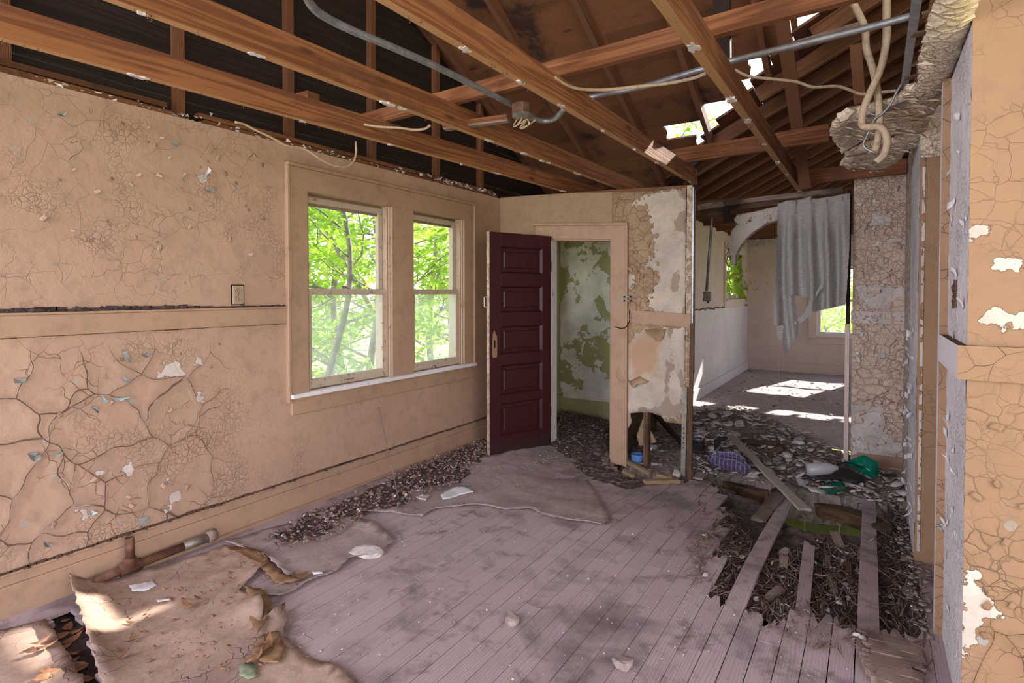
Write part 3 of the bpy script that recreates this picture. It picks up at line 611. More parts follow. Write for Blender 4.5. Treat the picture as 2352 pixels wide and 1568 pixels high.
# far room
def ff(a, b): return (XFL, a, b)
fw0, fw1, fz0, fz1 = 9.62, 11.15, 1.38, 2.2
wfl = grid('wall_far_left', [(YC+.1, fw0, 1.25, ZC), (fw0, fw1, 1.25, fz0), (fw0, fw1, fz1, ZC), (fw1, YF, 1.25, ZC)], ff, .06, M_far, (), lambda a, b: .25)
tag(wfl, 'far room left wall, beige above and lilac white below', 'wall', kind='structure')
grid('lower_wall_face', [(YC+.1, YF, -.1, 1.25)], lambda a, b: (XFL+.004, a, b), .06, M_farw, (), lambda a, b: .2, wfl)
m = MB()
for y0, y1, z0, z1 in ((YC, fw0, -.2, ZC), (fw0, fw1, -.2, fz0), (fw0, fw1, fz1, ZC), (fw1, YF+.1, -.2, ZC)): m.box((XFL-.14, y0, z0), (XFL-.01, y1, z1))
m.o('wall_core', M_far, wfl)
m = MB()
for k in range(60):
    y = YC+.2+k*.09+rr.uniform(-.02, .02); z = 1.25+rr.uniform(-.012, .012); m.bar((XFL+.002, y, z), (XFL+.006, y+.08, z+rr.uniform(-.01, .01)), .012, .018)
m.o('broken_rail_edge', M_rot, wfl)
ffr = lambda a, d, z: (XFL+d, a, z)
window('window_3', 'small far room window crowded with green leaves', ffr, (fw0, fw1), fz0, fz1, [(fw0, fw1)], cas=.1, mat=M_far, wm=M_far, lowglass=M_glass2)
bw0, bw1, bz0, bz1 = -.84, .15, .70, 2.0
wfb = grid('wall_far_back', [(XFL, bw0, 0, ZC), (bw0, bw1, 0, bz0), (bw0, bw1, bz1, ZC), (bw1, 2.8, 0, ZC)], lambda a, b: (a, YF, b), .06, M_far, (), lambda a, b: .2)
tag(wfb, 'pinkish beige end wall of far room', 'wall', kind='structure')
m = MB()
for x0, x1, z0, z1 in ((XFL, bw0, -.2, ZC), (bw0, bw1, -.2, bz0), (bw0, bw1, bz1, ZC), (bw1, 2.8, -.2, ZC)): m.box((x0, YF+.01, z0), (x1, YF+.14, z1))
m.o('wall_core', M_far, wfb)
window('window_4', 'far room end wall window below torn curtain', lambda a, d, z: (a, YF-d, z), (bw0, bw1), bz0, bz1, [(bw0, bw1)], cas=.11, mat=M_far, wm=M_farw, lowglass=M_glass2)
trim('baseboard_far', 'white baseboard around far room', [((XFL, YC+.12, -.04), (XFL+.03, YF, .15), M_farw), ((XFL, YF-.02, 0), (2.6, YF, .16), M_far), ((XFL, YF-.026, .16), (2.6, YF, .175), M_far)], M_far)
# far room right wall, unseen, with an opening added to let daylight in
wfr = empty('wall_far_right', label='far room right wall with opening added for daylight', cat='wall', kind='structure')
m = MB(); m.box((2.6, YB, -.2), (2.75, YF+.1, .9)).box((2.6, YB, 2.25), (2.75, YF+.1, ZC)).box((2.6, YB, .9), (2.75, 9.0, 2.25)).box((2.6, 11.2, .9), (2.75, YF+.1, 2.25)); m.o('wall_core', M_far, wfr)
# right of the opening: pilaster wall and right wall
XPa, XPb = onY(1958, 700, YB).x, .262
def pxB(L, k=3.135, x0=1900, y0=500): return [(onY(x0+a/k, y0+b/k, YB).x, onY(x0+a/k, y0+b/k, YB).z) for a, b in L]
pp = [pxB([(200,500),(420,490),(540,510),(570,560),(480,580),(440,655),(250,650),(280,600)]), pxB([(180,1345),(340,1350),(400,1380),(380,1470),(400,1568),(180,1568)]),
      pxB([(330,-20),(440,-40),(440,50),(320,50)]), pxB([(330,190),(420,160),(540,155),(400,180)])]
pp += [[(onY(a, b, YB).x, onY(a, b, YB).z) for a, b in ((1957,930),(2020,935),(2035,1000),(2075,1030),(2050,1045),(1957,1038))]]
wp = grid('wall_arch', [(XPa, XPb+.02, -.12, 2.55)], lambda a, b: (a, YB+.008*nz(a, b, 1, 14), b), .012, M_pil, pp, lambda a, b: .75+.25*sstep(1.1, .9, b))
tag(wp, 'narrow wall of curling alligatored paint right of the arch', 'wall', kind='structure')
MB().box((XPa, YB+.02, -.15), (XPb+.3, YB+.14, 2.5)).o('wall_core', M_pil, wp)
board('arch_jamb', (XPa-.02, YB+.06, -.12), (XPa-.02, YB+.06, 1.2), .12, .035, M_far, wp, up=(1,0,0)); board('arch_jamb', (XPa-.02, YB+.06, 1.2), (XPa-.02, YB+.06, 2.44), .1, .03, M_dark, wp, up=(1,0,0))
trim('trim_4', 'chair rail on narrow wall right of curtain', [((XPa-.01, YB-.02, 1.21), (XPb+.01, YB, 1.325))], M_pil)
trim('baseboard_arch', 'broken baseboard under narrow wall right of arch', [((XPa+.05, YB-.02, -.16), (XPb, YB, .03))], M_trim)
XW, YW, YN, YJ = .228, 3.93, 2.42, 3.0
wr_ = grid('wall_right', [(YW, YB, -.15, 2.42)], lambda a, b: (XW+(XPb-XW)*(a-YW)/(YB-YW)-.004*nz(a, b, 5, 22), a, b), .02, M_wtrim, (), lambda a, b: .8)
tag(wr_, 'right wall beyond doorway, flaking whitish paint', 'wall', kind='structure')
grid('jamb_face', [(XW, XW+.16, -.2, 2.26)], lambda a, b: (a, YW, b), .02, M_right, (), lambda a, b: .2, wr_); grid('header_face', [(XW, .6, 2.26, 2.5)], lambda a, b: (a, YW+.0, b), .03, M_ceil, (), lambda a, b: .9, wr_)
board('jamb_bead', (XW+.018, YW-.006, 0), (XW+.018, YW-.006, 2.26), .014, .012, M_right, wr_, up=(0,-1,0))
MB().box((XW+.02, YW+.02, -.2), (.8, YB+.1, 2.62)).o('wall_core', M_right, wr_)
MB().box((.5, YN, -.2), (.62, YW+.05, 2.45)).o('doorway_blocking', M_right, wr_)
# near corner block with white reveal
XN = .277
def crkN(a, b): return .3 + .6*sstep(.75, .35, b)
def pxN(L): return [(onY(a, b, YN).x, onY(a, b, YN).z) for a, b in L]
pn = [pxN([(2234,533),(2245,527),(2272,532),(2262,539),(2244,540)]), pxN([(2291,598),(2300,595),(2330,605),(2337,616),(2322,614)]), pxN([(2255,727),(2275,705),(2290,712),(2335,725),(2360,722),(2360,760),(2328,758),(2320,748),(2290,740)]),
      pxN([(2213,1310),(2235,1318),(2250,1350),(2265,1392),(2312,1415),(2290,1420),(2240,1405),(2225,1500),(2213,1540)])]
wn_ = grid('wall_front_right', [(XN, 1.2, -.2, 2.5)], lambda a, b: (a, YN+.003*nz(a, b, 5, 4), b), .02, M_right, pn, crkN)
tag(wn_, 'near right wall face of tan crazed paint', 'wall', kind='structure')
grid('reveal_face', [(YN, YJ, -.2, 2.40)], lambda a, b: (XN+.0-.003*nz(a, b, 9, 20), a, b), .02, M_wtrim, (), lambda a, b: .55, wn_)
grid('trim_face', [(XN-.028, XN, -.1, 2.40)], lambda a, b: (a, YJ, b), .02, M_right, (), lambda a, b: .6, wn_)
grid('trim_side', [(YJ, YJ+.06, -.1, 2.40)], lambda a, b: (XN-.028, a, b), .02, M_wtrim, (), lambda a, b: .6, wn_)
MB().box((XN+.01, YN+.01, -.2), (3.2, YJ+.06, 2.47)).box((1.2, YN, -.2), (3.2, YN+.02, 2.47)).o('wall_core', M_right, wn_)
tr5 = empty('trim_5', label='chair rail ending at the near right wall corner', cat='trim', kind='structure')
o = grid('rail_front', [(XN-.028, 1.2, 1.197, 1.312)], lambda a, b: (a, YN-.03, b), .03, M_right, (), lambda a, b: .5, tr5); o = grid('rail_end', [(YN-.03, YJ, 1.197, 1.312)], lambda a, b: (XN-.028, a, b), .03, M_wtrim, (), lambda a, b: .1, tr5)
MB().box((XN-.026, YN-.028, 1.198), (1.2, YJ-.002, 1.311)).o('rail_core', M_rot, tr5)
# ============================================================ FLOOR
floor = obj('floor', [(-3.4, -3.5, -.06), (.9, -3.5, -.06), (.9, 3.1, -.06), (-3.4, 3.1, -.06), (-3.4, 4.0, -.12), (-1.9, 4.0, -.12)], [(0,1,2,3),(3,2,5,4)], M_soil)
tag(floor, 'worn painted board floor, rotted through near the arch', 'floor', kind='structure')
# where the boards have rotted away
holes = [[(F(a, b).x, F(a, b).y) for a, b in L] for L in (
    [(1600,1098),(1660,1120),(1660,1175),(1668,1215),(1625,1255),(1680,1290),(1640,1370),(1700,1400),(1790,1420),(1850,1405),(2040,1440),(2130,1440),(2110,1220),(2050,1100),(1950,1080),(1700,1080)],
    [(1410,1070),(1480,1105),(1600,1100),(1600,1040),(1420,1040)],
    [(105,1430),(165,1395),(215,1500),(235,1600),(190,1600)])]
keep = [F(1760, 1160), F(2015, 1230), F(1845, 1250)]     # rows whose boards still span
fb_pts = None; BWD = .089; rb = random.Random(11); x = -3.42; row = 0
def inhole(x, y): return sdist([(x, y)], holes)[0] > 0
while x < .32:
    xc = x+BWD/2; y = -3.0+rb.uniform(-1.5, 0)
    special = None
    for kx, k in zip((-.50, .05), range(2)):
        if abs(xc-kx) < BWD*.5: special = k
    while y < 5.05:
        L = rb.uniform(1.6, 3.6); y1 = min(y+L, 5.0+rb.uniform(0, .1))
        ys = np.arange(y, y1, .04); rem = []
        if len(ys):
            hh = sdist([(xc, q) for q in ys], holes) > 0
            if special is not None: hh[:] = False
            st = None
            for q, h_ in zip(ys, hh):
                if not h_ and st is None: st = q
                if h_ and st is not None: rem.append((st, q, True)); st = None
            if st is not None: rem.append((st, y1, False))
        for a, b, rg in rem:
            if b-a < .12: continue
            zj = rb.uniform(-.0015, .0015)
            board('floor_board', (xc, a+.001, zj), (xc, b-.001, zj), BWD-rb.uniform(.0015, .005), .018, M_floor, floor, segs=max(2, int((b-a)/.45)), cols=1 if not rg else 8, rag=(.0 if a > y+.01 else 0, .12 if rg else 0), zf=sag, seed=rb.randint(0, 9999))
        y = y1+.0005
    x += BWD; row += 1
board('floor_board', F(1838, 1445, .002), F(1860, 1238, -.01), .06, .018, M_floor, floor, segs=4, cols=6, rag=(.05, .1), wob=.004, seed=5)
# torn linoleum
def lino(name, pix, mat, label, step=.035, lift=.02, seed=1, base=.003, curl=None, cat='sheet'):
    pl = [(F(a, b).x, F(a, b).y) for a, b in pix]; c = Vector((sum(p[0] for p in pl)/len(pl), sum(p[1] for p in pl)/len(pl), 0))
    def fn(u, v, d):
        e = math.exp(-d/.03); z = sag(u, v)+base+lift*e*(.35+max(0, .9*nz(u, v, seed, 5)+.3))+.006*(nz(u, v, seed, 9)+.4)
        if curl: z += curl(u, v, d)
        return (u, v, max(z, sag(u, v)+.002))
    return tag(sheet(name, pl, fn, step, mat, None, .004, .007, seed=seed), label, cat)
c0, c1 = F(160, 1372), F(232, 1575)
def curlL(u, v, d):
    a = Vector((c0.x, c0.y)); b = Vector((c1.x, c1.y)); t = max(0, min(1, (Vector((u, v))-a).dot(b-a)/(b-a).length_squared)); q = (Vector((u, v))-(a+(b-a)*t)).length
    return .11*math.exp(-(q/.09)**1.3)*(1-.75*t)
c2 = F(600, 1400)
def curl2(u, v, d): return curlL(u, v, d)+.055*math.exp(-(((u-c2.x)**2+(v-c2.y)**2)/.011))
lino('linoleum_sheet', [(160,1372),(230,1352),(300,1330),(420,1290),(515,1256),(570,1268),(612,1300),(560,1350),(548,1362),(590,1368),(604,1410),(596,1440),(625,1420),(655,1400),(662,1432),(650,1470),(700,1510),(762,1530),(840,1600),(700,1700),(300,1720),(236,1600)], M_lino, 'large torn tan linoleum sheet curling up at its left edge', .04, .02, 2, curl=curl2)
lino('linoleum_sheet', [(-60,1470),(105,1425),(150,1500),(192,1572),(210,1650),(-60,1650)], M_lino, 'small tan linoleum piece in the near left corner', .04, .012, 3)
lino('linoleum_sheet', [(515,1250),(640,1212),(760,1185),(850,1200),(904,1246),(872,1277),(800,1292),(768,1318),(700,1345),(640,1378),(600,1366),(660,1330),(620,1290)], M_lino2, 'brown torn linoleum flap beside white plaster chunk', .035, .028, 4, .004)
lino('linoleum_sheet', [(700,1195),(764,1176),(896,1178),(969,1189),(1000,1172),(1061,1165),(1095,1162),(1128,1165),(1159,1172),(1217,1170),(1248,1185),(1327,1199),(1382,1208),(1398,1199),(1385,1160),(1370,1135),(1350,1104),(1392,1090),(1400,1050),(1380,985),(1290,960),(1262,1010),(1120,1052),(1110,1012),(980,1055),(850,1110)], M_lino2, 'wide grey worn linoleum sheet in front of doorway', .04, .012, 5, .003)
for pts, sd, lab in (([(560,1358),(600,1366),(625,1395),(610,1440),(590,1470),(575,1440),(585,1400)], 8, 'orange felt backing of linoleum folded over beside black gap'), ([(520,1268),(560,1262),(610,1285),(650,1330),(690,1345),(640,1352),(600,1310)], 9, 'rusty orange felt backing strip torn along sheet edge'), ([(598,1470),(640,1462),(655,1500),(640,1535),(600,1530),(580,1505)], 12, 'crumpled orange felt lump on near linoleum')):
    lino('felt_backing', pts, M_backing, lab, .03, .02, sd, .012, cat='scrap')
# dirt and rubble (heaps nobody could count)
def mound(name, pix, mat, label, hgt, step=.045, seed=1, z0=0.0, fn2=None, rough=1.0):
    pl = [(F(a, b).x, F(a, b).y) for a, b in pix]
    def fn(u, v, d):
        z = sag(u, v)+z0+hgt*(1-math.exp(-d/.12))*(.55+.6*nz(u, v, seed, 3))+.02*rough*nz(u, v, seed, 11)*min(1, d/.05)+.012*rough*nz(u, v, seed, 28)*min(1, d/.05)
        if fn2: z += fn2(u, v, d)
        return (u, v, z)
    return tag(sheet(name, pl, fn, step, mat, None, 0, .02, seed=seed, smooth=False), label, 'debris', kind='stuff')
mound('wall_foot_dirt', [(610,1240),(700,1185),(850,1120),(980,1060),(1113,1008),(1118,1040),(1090,1080),(1060,1110),(980,1120),(930,1160),(850,1180),(780,1200),(740,1240),(660,1250)], M_soil, 'dark crumbly dirt heaped along foot of left wall', .035, .04, 3, .004)
mound('doorway_dirt', [(1262,1020),(1290,945),(1395,965),(1400,1075),(1440,1095),(1500,1110),(1440,1125),(1390,1110),(1345,1095),(1300,1050)], M_soil, 'black rotted dirt spilling through doorway', .03, .04, 4, .006)
MB().box((XL, YP, -.3), (XFL, YC, -.09)).o('closet_floor', M_soil, floor)
def rub(u, v, d):                        # sinks towards the basement hole
    h = F(1850, 1190); q = math.hypot(u-h.x, (v-h.y)); return -.05*math.exp(-(q/.35)**2)
bhole = [(F(a, b).x, F(a, b).y) for a, b in ((1740,1140),(1800,1150),(1880,1165),(1990,1172),(2020,1195),(2000,1230),(1960,1222),(1880,1218),(1830,1208),(1780,1180))]
rp = [(F(a, b).x, F(a, b).y) for a, b in ((1600,1100),(1660,1112),(1690,1130),(1745,1150),(1780,1185),(1830,1212),(1880,1222),(1960,1226),(2003,1238),(2022,1200),(2050,1160),(2110,1180),(2140,1440),(2140,1580),(1980,1480),(1850,1410),(1790,1425),(1700,1405),(1630,1375),(1600,1300),(1610,1240),(1640,1210),(1590,1140))]
def rfn(u, v, d): return (u, v, sag(u, v)-.02*sstep(0, .1, d)-.035*sstep(0, .3, d)+.03*nz(u, v, 4, 7)*min(1, d/.05)+.02*nz(u, v, 4, 20)*min(1, d/.04)-.012)
tag(sheet('rotted_wood_bed', rp, rfn, .03, M_soil, None, 0, .02, seed=6, smooth=False), 'bed of rotted splinters where floor boards are gone', 'debris', kind='stuff')
# far floor and the rubble bank between
ffl = grid('floor_far', [(XFL, 2.6, 6.4, YF)], lambda a, b: (a, b, sag(a, b)+.01*nz(a, b, 2, 4)), .06, M_farfloor); tag(ffl, 'dusty debris covered floor of far room', 'floor', kind='structure')
bank = [(F(a, b).x, F(a, b).y) for a, b in ((1425,1060),(1440,1000),(1500,960),(1592,938),(1680,935),(1800,985),(1945,1035),(2085,1050),(2078,1150),(2035,1165),(1960,1140),(1880,1135),(1800,1120),(1760,1100),(1700,1085),(1620,1080),(1560,1090),(1480,1085))]
def bfn(u, v, d): return (u, v, sag(u, v)-.02-.22*max(0, 1-d/.02)+.075*(1-math.exp(-d/.2))*(.7+.8*nz(u, v, 8, 2.3))+.03*nz(u, v, 8, 8)*min(1, d/.06)+.016*nz(u, v, 8, 22)*min(1, d/.04))
tag(sheet('rubble_bank', bank, bfn, .045, M_rub, None, 0, .02, seed=7, smooth=False), 'bank of plaster rubble between partition end and far room', 'debris', kind='stuff')
# beams under the floor and the basement seen through the hole
fb = empty('floor_frame', label='rotten floor beams across the hole', cat='beam', kind='structure')
def fbeam(a, b, w, h, mt=M_rot, wob=.02, z=-.1): board('beam', F(*a, z), F(*b, z), w, h, mt, fb, segs=7, cols=3, rag=(.06, .08), wob=wob)
fbeam((1590,1086), (1782,1132), .09, .13); fbeam((1800,1128), (2040,1200), .09, .10, z=-.08)
for i, xx in enumerate((-1.15, -.75, .35)): board('joist', (xx, 3.2, -.13), (xx, 4.95, -.2), .05, .16, M_rot, fb, segs=4, wob=.01)
bs = empty('basement', label='olive boarded basement wall seen through floor hole', cat='wall', kind='structure')
M_obas = plain('olive_board_paint', (.15, .16, .055), .7, n_=(5, .3)); 
for i in range(9): xx = -1.5+i*.26; MB().box((xx, 5.4, -2.4), (xx+.252, 5.44, -.30)).o('wall_board', M_obas, bs)
MB().box((-3.3, 2.0, -2.5), (1.5, 5.6, -2.4)).box((-3.3, 2.5, -2.4), (-3.2, 5.6, -.3)).box((1.2, 2.5, -2.4), (1.3, 5.6, -.3)).o('basement_shell', M_obas, bs)
MB().box((-1.9, 5.3, -1.0), (-.6, 5.38, -.9)).box((-1.9, 5.3, -.7), (-.6, 5.38, -.66)).o('basement_shelf', wood('basement_pine', (.5, .3, .12), (.6, .4, .2)), bs)
# ============================================================ CEILING JOISTS, ATTIC, ROOF
ceil = empty('ceiling', label='bare ceiling joists with plaster stripped away', cat='ceiling', kind='structure')
JH, JW = .135, .042
def J(p, q, ext=3.0, h=JH, w=JW, mat=M_joist, z=ZC, nm='ceiling_joist', ex2=0.0):
    a, b = onZ(*p, z), onZ(*q, z); d = (b-a).normalized(); a = a-d*ext; b = b+d*ex2
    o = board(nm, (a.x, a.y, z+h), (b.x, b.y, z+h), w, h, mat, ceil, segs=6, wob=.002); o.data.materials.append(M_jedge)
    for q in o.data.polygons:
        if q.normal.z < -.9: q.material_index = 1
    return o, a+d*ext, b
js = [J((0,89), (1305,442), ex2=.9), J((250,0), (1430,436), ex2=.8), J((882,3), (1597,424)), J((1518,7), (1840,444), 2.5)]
j5 = board('ceiling_joist', (.20, -3, ZC+JH), (.20, 4.8, ZC+JH), JW, JH, M_joist, ceil, segs=3)
for xx in (-3.7+.9,): pass
a = onZ(845, 296, ZC+JH); b = onZ(2040, -30, ZC+JH)
board('cross_tie', (-3.0, 2.66, ZC+JH+.09), (.3, 2.54, ZC+JH+.09), .04, .09, M_joist, ceil, segs=3, wob=.002)
board('cross_tie', (-3.25, 2.2, ZC+JH+.10), (-2.9, 2.22, ZC+JH+.10), .09, .05, M_joist, ceil)
board('cross_tie', (-1.55, 4.93, ZC+JH+.13), (-.28, 4.85, ZC+JH+.14), .045, .13, M_joist, ceil, segs=3, wob=.003)
board('trimmer', (-.62, 5.78, ZC+.12), (.24, 5.70, ZC+.12), .045, .12, M_joist, ceil, segs=2)
for i, (pp_, n_) in enumerate(zip([j[1:] for j in js], (30, 30, 26, 10))):
    m = MB(); a_, b_ = pp_; rj = random.Random(i)
    for k in range(n_):
        t = rj.random(); c = a_.lerp(b_, t)+Vector((rj.uniform(-.015, .015), 0, 0)); l = rj.uniform(.006, .022); m.tube([c, c-Vector((rj.uniform(-.004, .004), rj.uniform(-.006, .006), l))], .0013, 4, False)
        m.lathe([(.0, .001), (.0045, 0), (.0, -.002)], c-Vector((0, 0, l)), 6)
    m.o('lath_nails', M_rust, js[i][0]).matrix_parent_inverse = js[i][0].matrix_world.inverted(); js[i][0].children[0]['kind'] = 'stuff'
    for k in range(7 if i != 1 else 12):
        t = min(1, max(0.02, (k+.5)/(12 if i == 1 else 7)+rj.uniform(-.06, .06))); c = a_.lerp(b_, t); s_ = rj.uniform(.012, .034); q = []
        for g_ in range(13): an = g_*math.pi/6.5; r_ = s_*rj.uniform(.35, 1.15); q.append(c+Vector((math.cos(an)*r_*.75, math.sin(an)*r_*1.7, .001)))
        o = MB().prism(q, (0, 0, -1), rj.uniform(.004, .014)).o('plaster_scrap', M_chip, js[i][0]); o.matrix_parent_inverse = js[i][0].matrix_world.inverted()
# top of left wall: broken lath and plate
for (a0, a1, z_, xx) in ((-3, 1.62, 2.515, XL-.03), (-3, 1.60, 2.56, XL-.06), (1.78, 4.88, 2.52, XL-.05), (1.75, 4.86, 2.565, XL-.08)): board('wall_plate', (xx, a0, z_), (xx, a1, z_+.005), .05, .03, M_roofw, ceil, segs=5, wob=.006, rag=(.02, .03))
m = MB(); rk = random.Random(5)
for i in range(520):
    y = rk.uniform(.3, 4.85); k = rk.uniform(.004, .016)*(1.3 if y > 3.4 or y < .9 else .8); c = Vector((XL-rk.uniform(-.01, .08), y, ZC+rk.uniform(0, .03)+(.02 if y > 3.4 else 0)))
    m.add([c+Vector((rk.uniform(-k, k), rk.uniform(-k, k)*2, rk.uniform(-k, k))) for _ in range(4)], [(0,1,2),(0,2,3),(0,3,1),(1,3,2)])
tag(m.o('plaster_crumbs', M_chip), 'plaster crumbs and dust along top of left wall', 'debris', kind='stuff')
PZ = lambda y: 5.76-.49*y
gable = empty('wall_gable', label='dark boarded gable above left wall with studs', cat='wall', kind='structure')
k = 0; z = ZC-.05
while z < 6.0:
    ymax = min(7.0, (5.76-(z-.2))/.49+.02)
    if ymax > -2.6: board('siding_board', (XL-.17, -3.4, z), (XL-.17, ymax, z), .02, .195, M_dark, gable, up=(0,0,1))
    z += .2; k += 1
for yy in (-1.5, -.7, .1, .9, 1.69, 2.43, 3.2, 4.0, 4.7):
    board('gable_stud', (XL-.10, yy, ZC-.02), (XL-.10, yy, min(5.2, PZ(yy))), .05, .10, M_stud, gable, up=(1,0,0))
roof = empty('roof', label='bare underside of roof, boards over rafters, holed at valley', cat='roof', kind='structure')
VS = 4.316
# boards of the slope that falls away from us, running left to right
sl_ = .178; y = 7.0; i = 0; rf = random.Random(21)
def rooffn(): pass
gapdef = [(3.95, 4.28, .0), (4.28, 4.42, .16), (4.42, 4.62, .13), (4.62, 4.80, .02), (4.80, 5.0, .17), (5.0, 5.16, .22), (5.16, 5.32, .30), (5.32, 5.62, .50), (5.62, 5.80, .06), (5.80, 6.0, .22), (6.0, 6.2, .02)]
while y > -3.0:
    y0, y1 = y-sl_, y; ym = (y0+y1)/2
    xe = VS-ym; xe = min(xe+.05, 3.0) if ym > 1.4 else 3.0
    for g0, g1, gp in gapdef:
        if g0 <= ym < g1: xe -= gp+.05
    xs = XL-.2; 
    while xs < xe-.05:
        x1 = min(xs+rf.uniform(1.6, 3.2), xe)
        if xe-x1 < .3: x1 = xe
        jag = 4.2 < ym < 6.1 and x1 == xe
        board('roof_board', (xs, ym, PZ(ym)+.02), (x1, ym, PZ(ym)+.02), sl_*1.1135-.004, .02, M_roofw, roof, cols=5 if jag else 1, rag=(0, .07 if jag else 0), up=Vector((0, .49, 1)).normalized(), seed=rf.randint(0, 9999)); xs = x1+.003
    y -= sl_
for p in ((XL+.02,), (-2.63,), (-1.95,), (-1.32,), (-.72,), (-.12,), (.5,), (1.2,)):
    xx = p[0]; ye = min(6.9, VS-xx+.0); wd = .045
    if -1.4 < xx < -.9: ye = 5.62
    board('rafter', (xx, -.2, PZ(-.2)-.0), (xx, ye, PZ(ye)-.0), .045, .10, M_rafter, roof, segs=4, wob=.002, up=(0, .49, 1))
# far roof slope: boards run away from us, rafters rise to the right
Q = lambda x: 3.645+.49*x
x = XFL-.45; i = 0
while x < 1.7:
    xm = x+.09; ys_ = max(VS-xm-.10, 1.2)
    yy = ys_
    while yy < 12.2:
        y1 = min(yy+rf.uniform(1.5, 3.5), 12.3); board('roof_board', (xm, yy, Q(xm)+.06), (xm, y1, Q(xm)+.06), .197, .02, M_roofw, roof, up=Vector((-.49, 0, 1)).normalized(), seed=rf.randint(0, 9999)); yy = y1+.004
    x += .178
yy = 4.75
while yy < 12:
    xa = max(XFL-.35, VS-yy+.02); board('rafter', (xa, yy, Q(xa)+.03), (1.7, yy, Q(1.7)+.03), .05, .13, M_rafter, roof, segs=3, wob=.002, up=(-.49, 0, 1)); yy += .46
x = 1.7
while x < 5.2:
    xm = x+.09; board('roof_board', (xm, 1.4, Q(1.7)+.06-.49*(xm-1.7)), (xm, 12.3, Q(1.7)+.06-.49*(xm-1.7)), .197, .02, M_roofw, roof, up=Vector((.49, 0, 1)).normalized()); x += .178
# back slope over our heads
for i in range(18): ym = -3.0-i*.178
bsl = obj('rear_slope', [(XL-.2, -2.9, 7.2), (5.2, -2.9, 7.2), (5.2, -7, 5.0), (XL-.2, -7, 5.0)], [(0,1,2,3)], M_roofw, roof)
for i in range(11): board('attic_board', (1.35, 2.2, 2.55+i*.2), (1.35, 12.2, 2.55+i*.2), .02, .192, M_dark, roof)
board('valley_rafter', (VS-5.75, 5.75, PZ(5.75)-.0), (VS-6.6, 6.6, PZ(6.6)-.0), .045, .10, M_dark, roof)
for i in range(9):
    z = ZC+.2+i*.2; xa = max(XFL-.4, (z-3.9)/.49); board('end_board', (xa, YF+.1, z), (1.6, YF+.1, z), .02, .19, M_roofw, roof, up=(0,0,1)) if i != 1 else None
for a_, c_ in ((-2.4, -.9), (-.62, -.2), (.02, .3), (.44, .66), (.9, 1.05)): board('end_board', (a_, YF+.1, ZC+.4), (c_, YF+.1, ZC+.4), .02, .19 if a_ < .4 else .1, M_roofw, roof, rag=(.1, .1), cols=1)  # short gable boards added with gaps that let sun dapple the far floor
# hanging posts and struts in the attic
at = empty('attic_struts', label='upright struts tying joists to roof rafters', cat='beam', kind='structure')
p0, p1 = onY(1792, 0, 4.2), onY(1850, 425, 5.55); board('strut', p0, p1, .09, .045, M_rafter, at, segs=4, wob=.003, up=(0, 1, 0))
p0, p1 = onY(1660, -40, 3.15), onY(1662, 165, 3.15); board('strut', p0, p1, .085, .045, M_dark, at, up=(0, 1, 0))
p0, p1 = onY(1965, 105, 4.6), onY(1975, 240, 4.6); board('strut', p0, p1, .07, .03, M_rafter, at, up=(0, 1, 0))
board('strut', onY(1820, 105, 3.7), onY(1972, 60, 3.7), .05, .03, M_grey, at, up=(0,-1,0)).name = 'splintered_lath'
# lintel over the arch: stacked broken timbers
li = empty('trim_6', label='broken stacked lintel timbers over the arch', cat='trim', kind='structure')
for a_, b_, w_, h_, dy in (((1598,478),(1700,462),.05,.06,0), ((1660,468),(1950,434),.05,.045,-.01), ((1598,497),(1680,486),.05,.07,.03), ((1655,480),(1800,462),.04,.05,.02), ((1660,505),(1695,498),.05,.08,.02)):
    p0, p1 = onY(*a_, YB+dy+.05), onY(*b_, YB+dy+.05); board('lintel_timber', p0+Vector((0,0,h_/2)), p1+Vector((0,0,h_/2)), w_, h_, M_grey if dy < .01 else M_rot, li, segs=6, cols=3, rag=(.03, .06), wob=.008)
for i, yy in enumerate((6.6, 7.4, 8.2, 9.0, 9.8, 10.6)): board('ceiling_joist', (XFL, yy, ZC+.06), (2.5, yy, ZC+.06), .045, .10, M_rafter, ceil)
m = MB(); m.box((XFL, YF-.05, ZC-.03), (2.5, YF, ZC+.03)); rq = random.Random(9)
for i in range(160):
    c = Vector((rq.uniform(XFL, .6), YF-rq.uniform(.02, .1), ZC-rq.uniform(-.03, .09))); k = rq.uniform(.02, .05); m.add([c+Vector((rq.uniform(-k, k)*1.5, rq.uniform(-k, k)*.5, rq.uniform(-k, k))) for _ in range(4)], [(0,1,2),(0,2,3),(0,3,1),(1,3,2)])
m.o('broken_plaster_edge', M_chip, wfb)['kind'] = 'stuff'
# arch spandrel plaster
sp = [(onY(a, b, YB).x, onY(a, b, YB).z) for a, b in [(1560+u*.2551, 420+v*.2551) for u, v in ((495,330),(520,290),(715,250),(890,210),(1080,150),(1190,120),(1190,300),(895,335),(790,365),(690,425),(600,500),(545,580),(510,650),(505,740),(480,745),(465,650),(440,610),(440,530),(470,515),(465,440),(510,390))]]
ar = empty('plaster_arch', (0, YB, 1.8), 'remnant of curved plaster arch beside curtain', 'arch')
child(sheet('arch_face', sp, lambda u, v, d: (u, YB-.01+.004*nz(u, v, 1, 12), v), .02, paint('arch_plaster', (.62, .52, .48), (.28, .12, .05), sc1=10, w1=.01, rpeel=(9, .60), chips=False), None, .02, .004, offset=-1), ar)
cu = [(onY(a, b, YB).x, onY(a, b, YB).z) for a, b in [(1560+u*.2551, 420+v*.2551) for u, v in ((895,335),(790,365),(690,425),(600,500),(545,580),(510,650),(505,740))]]
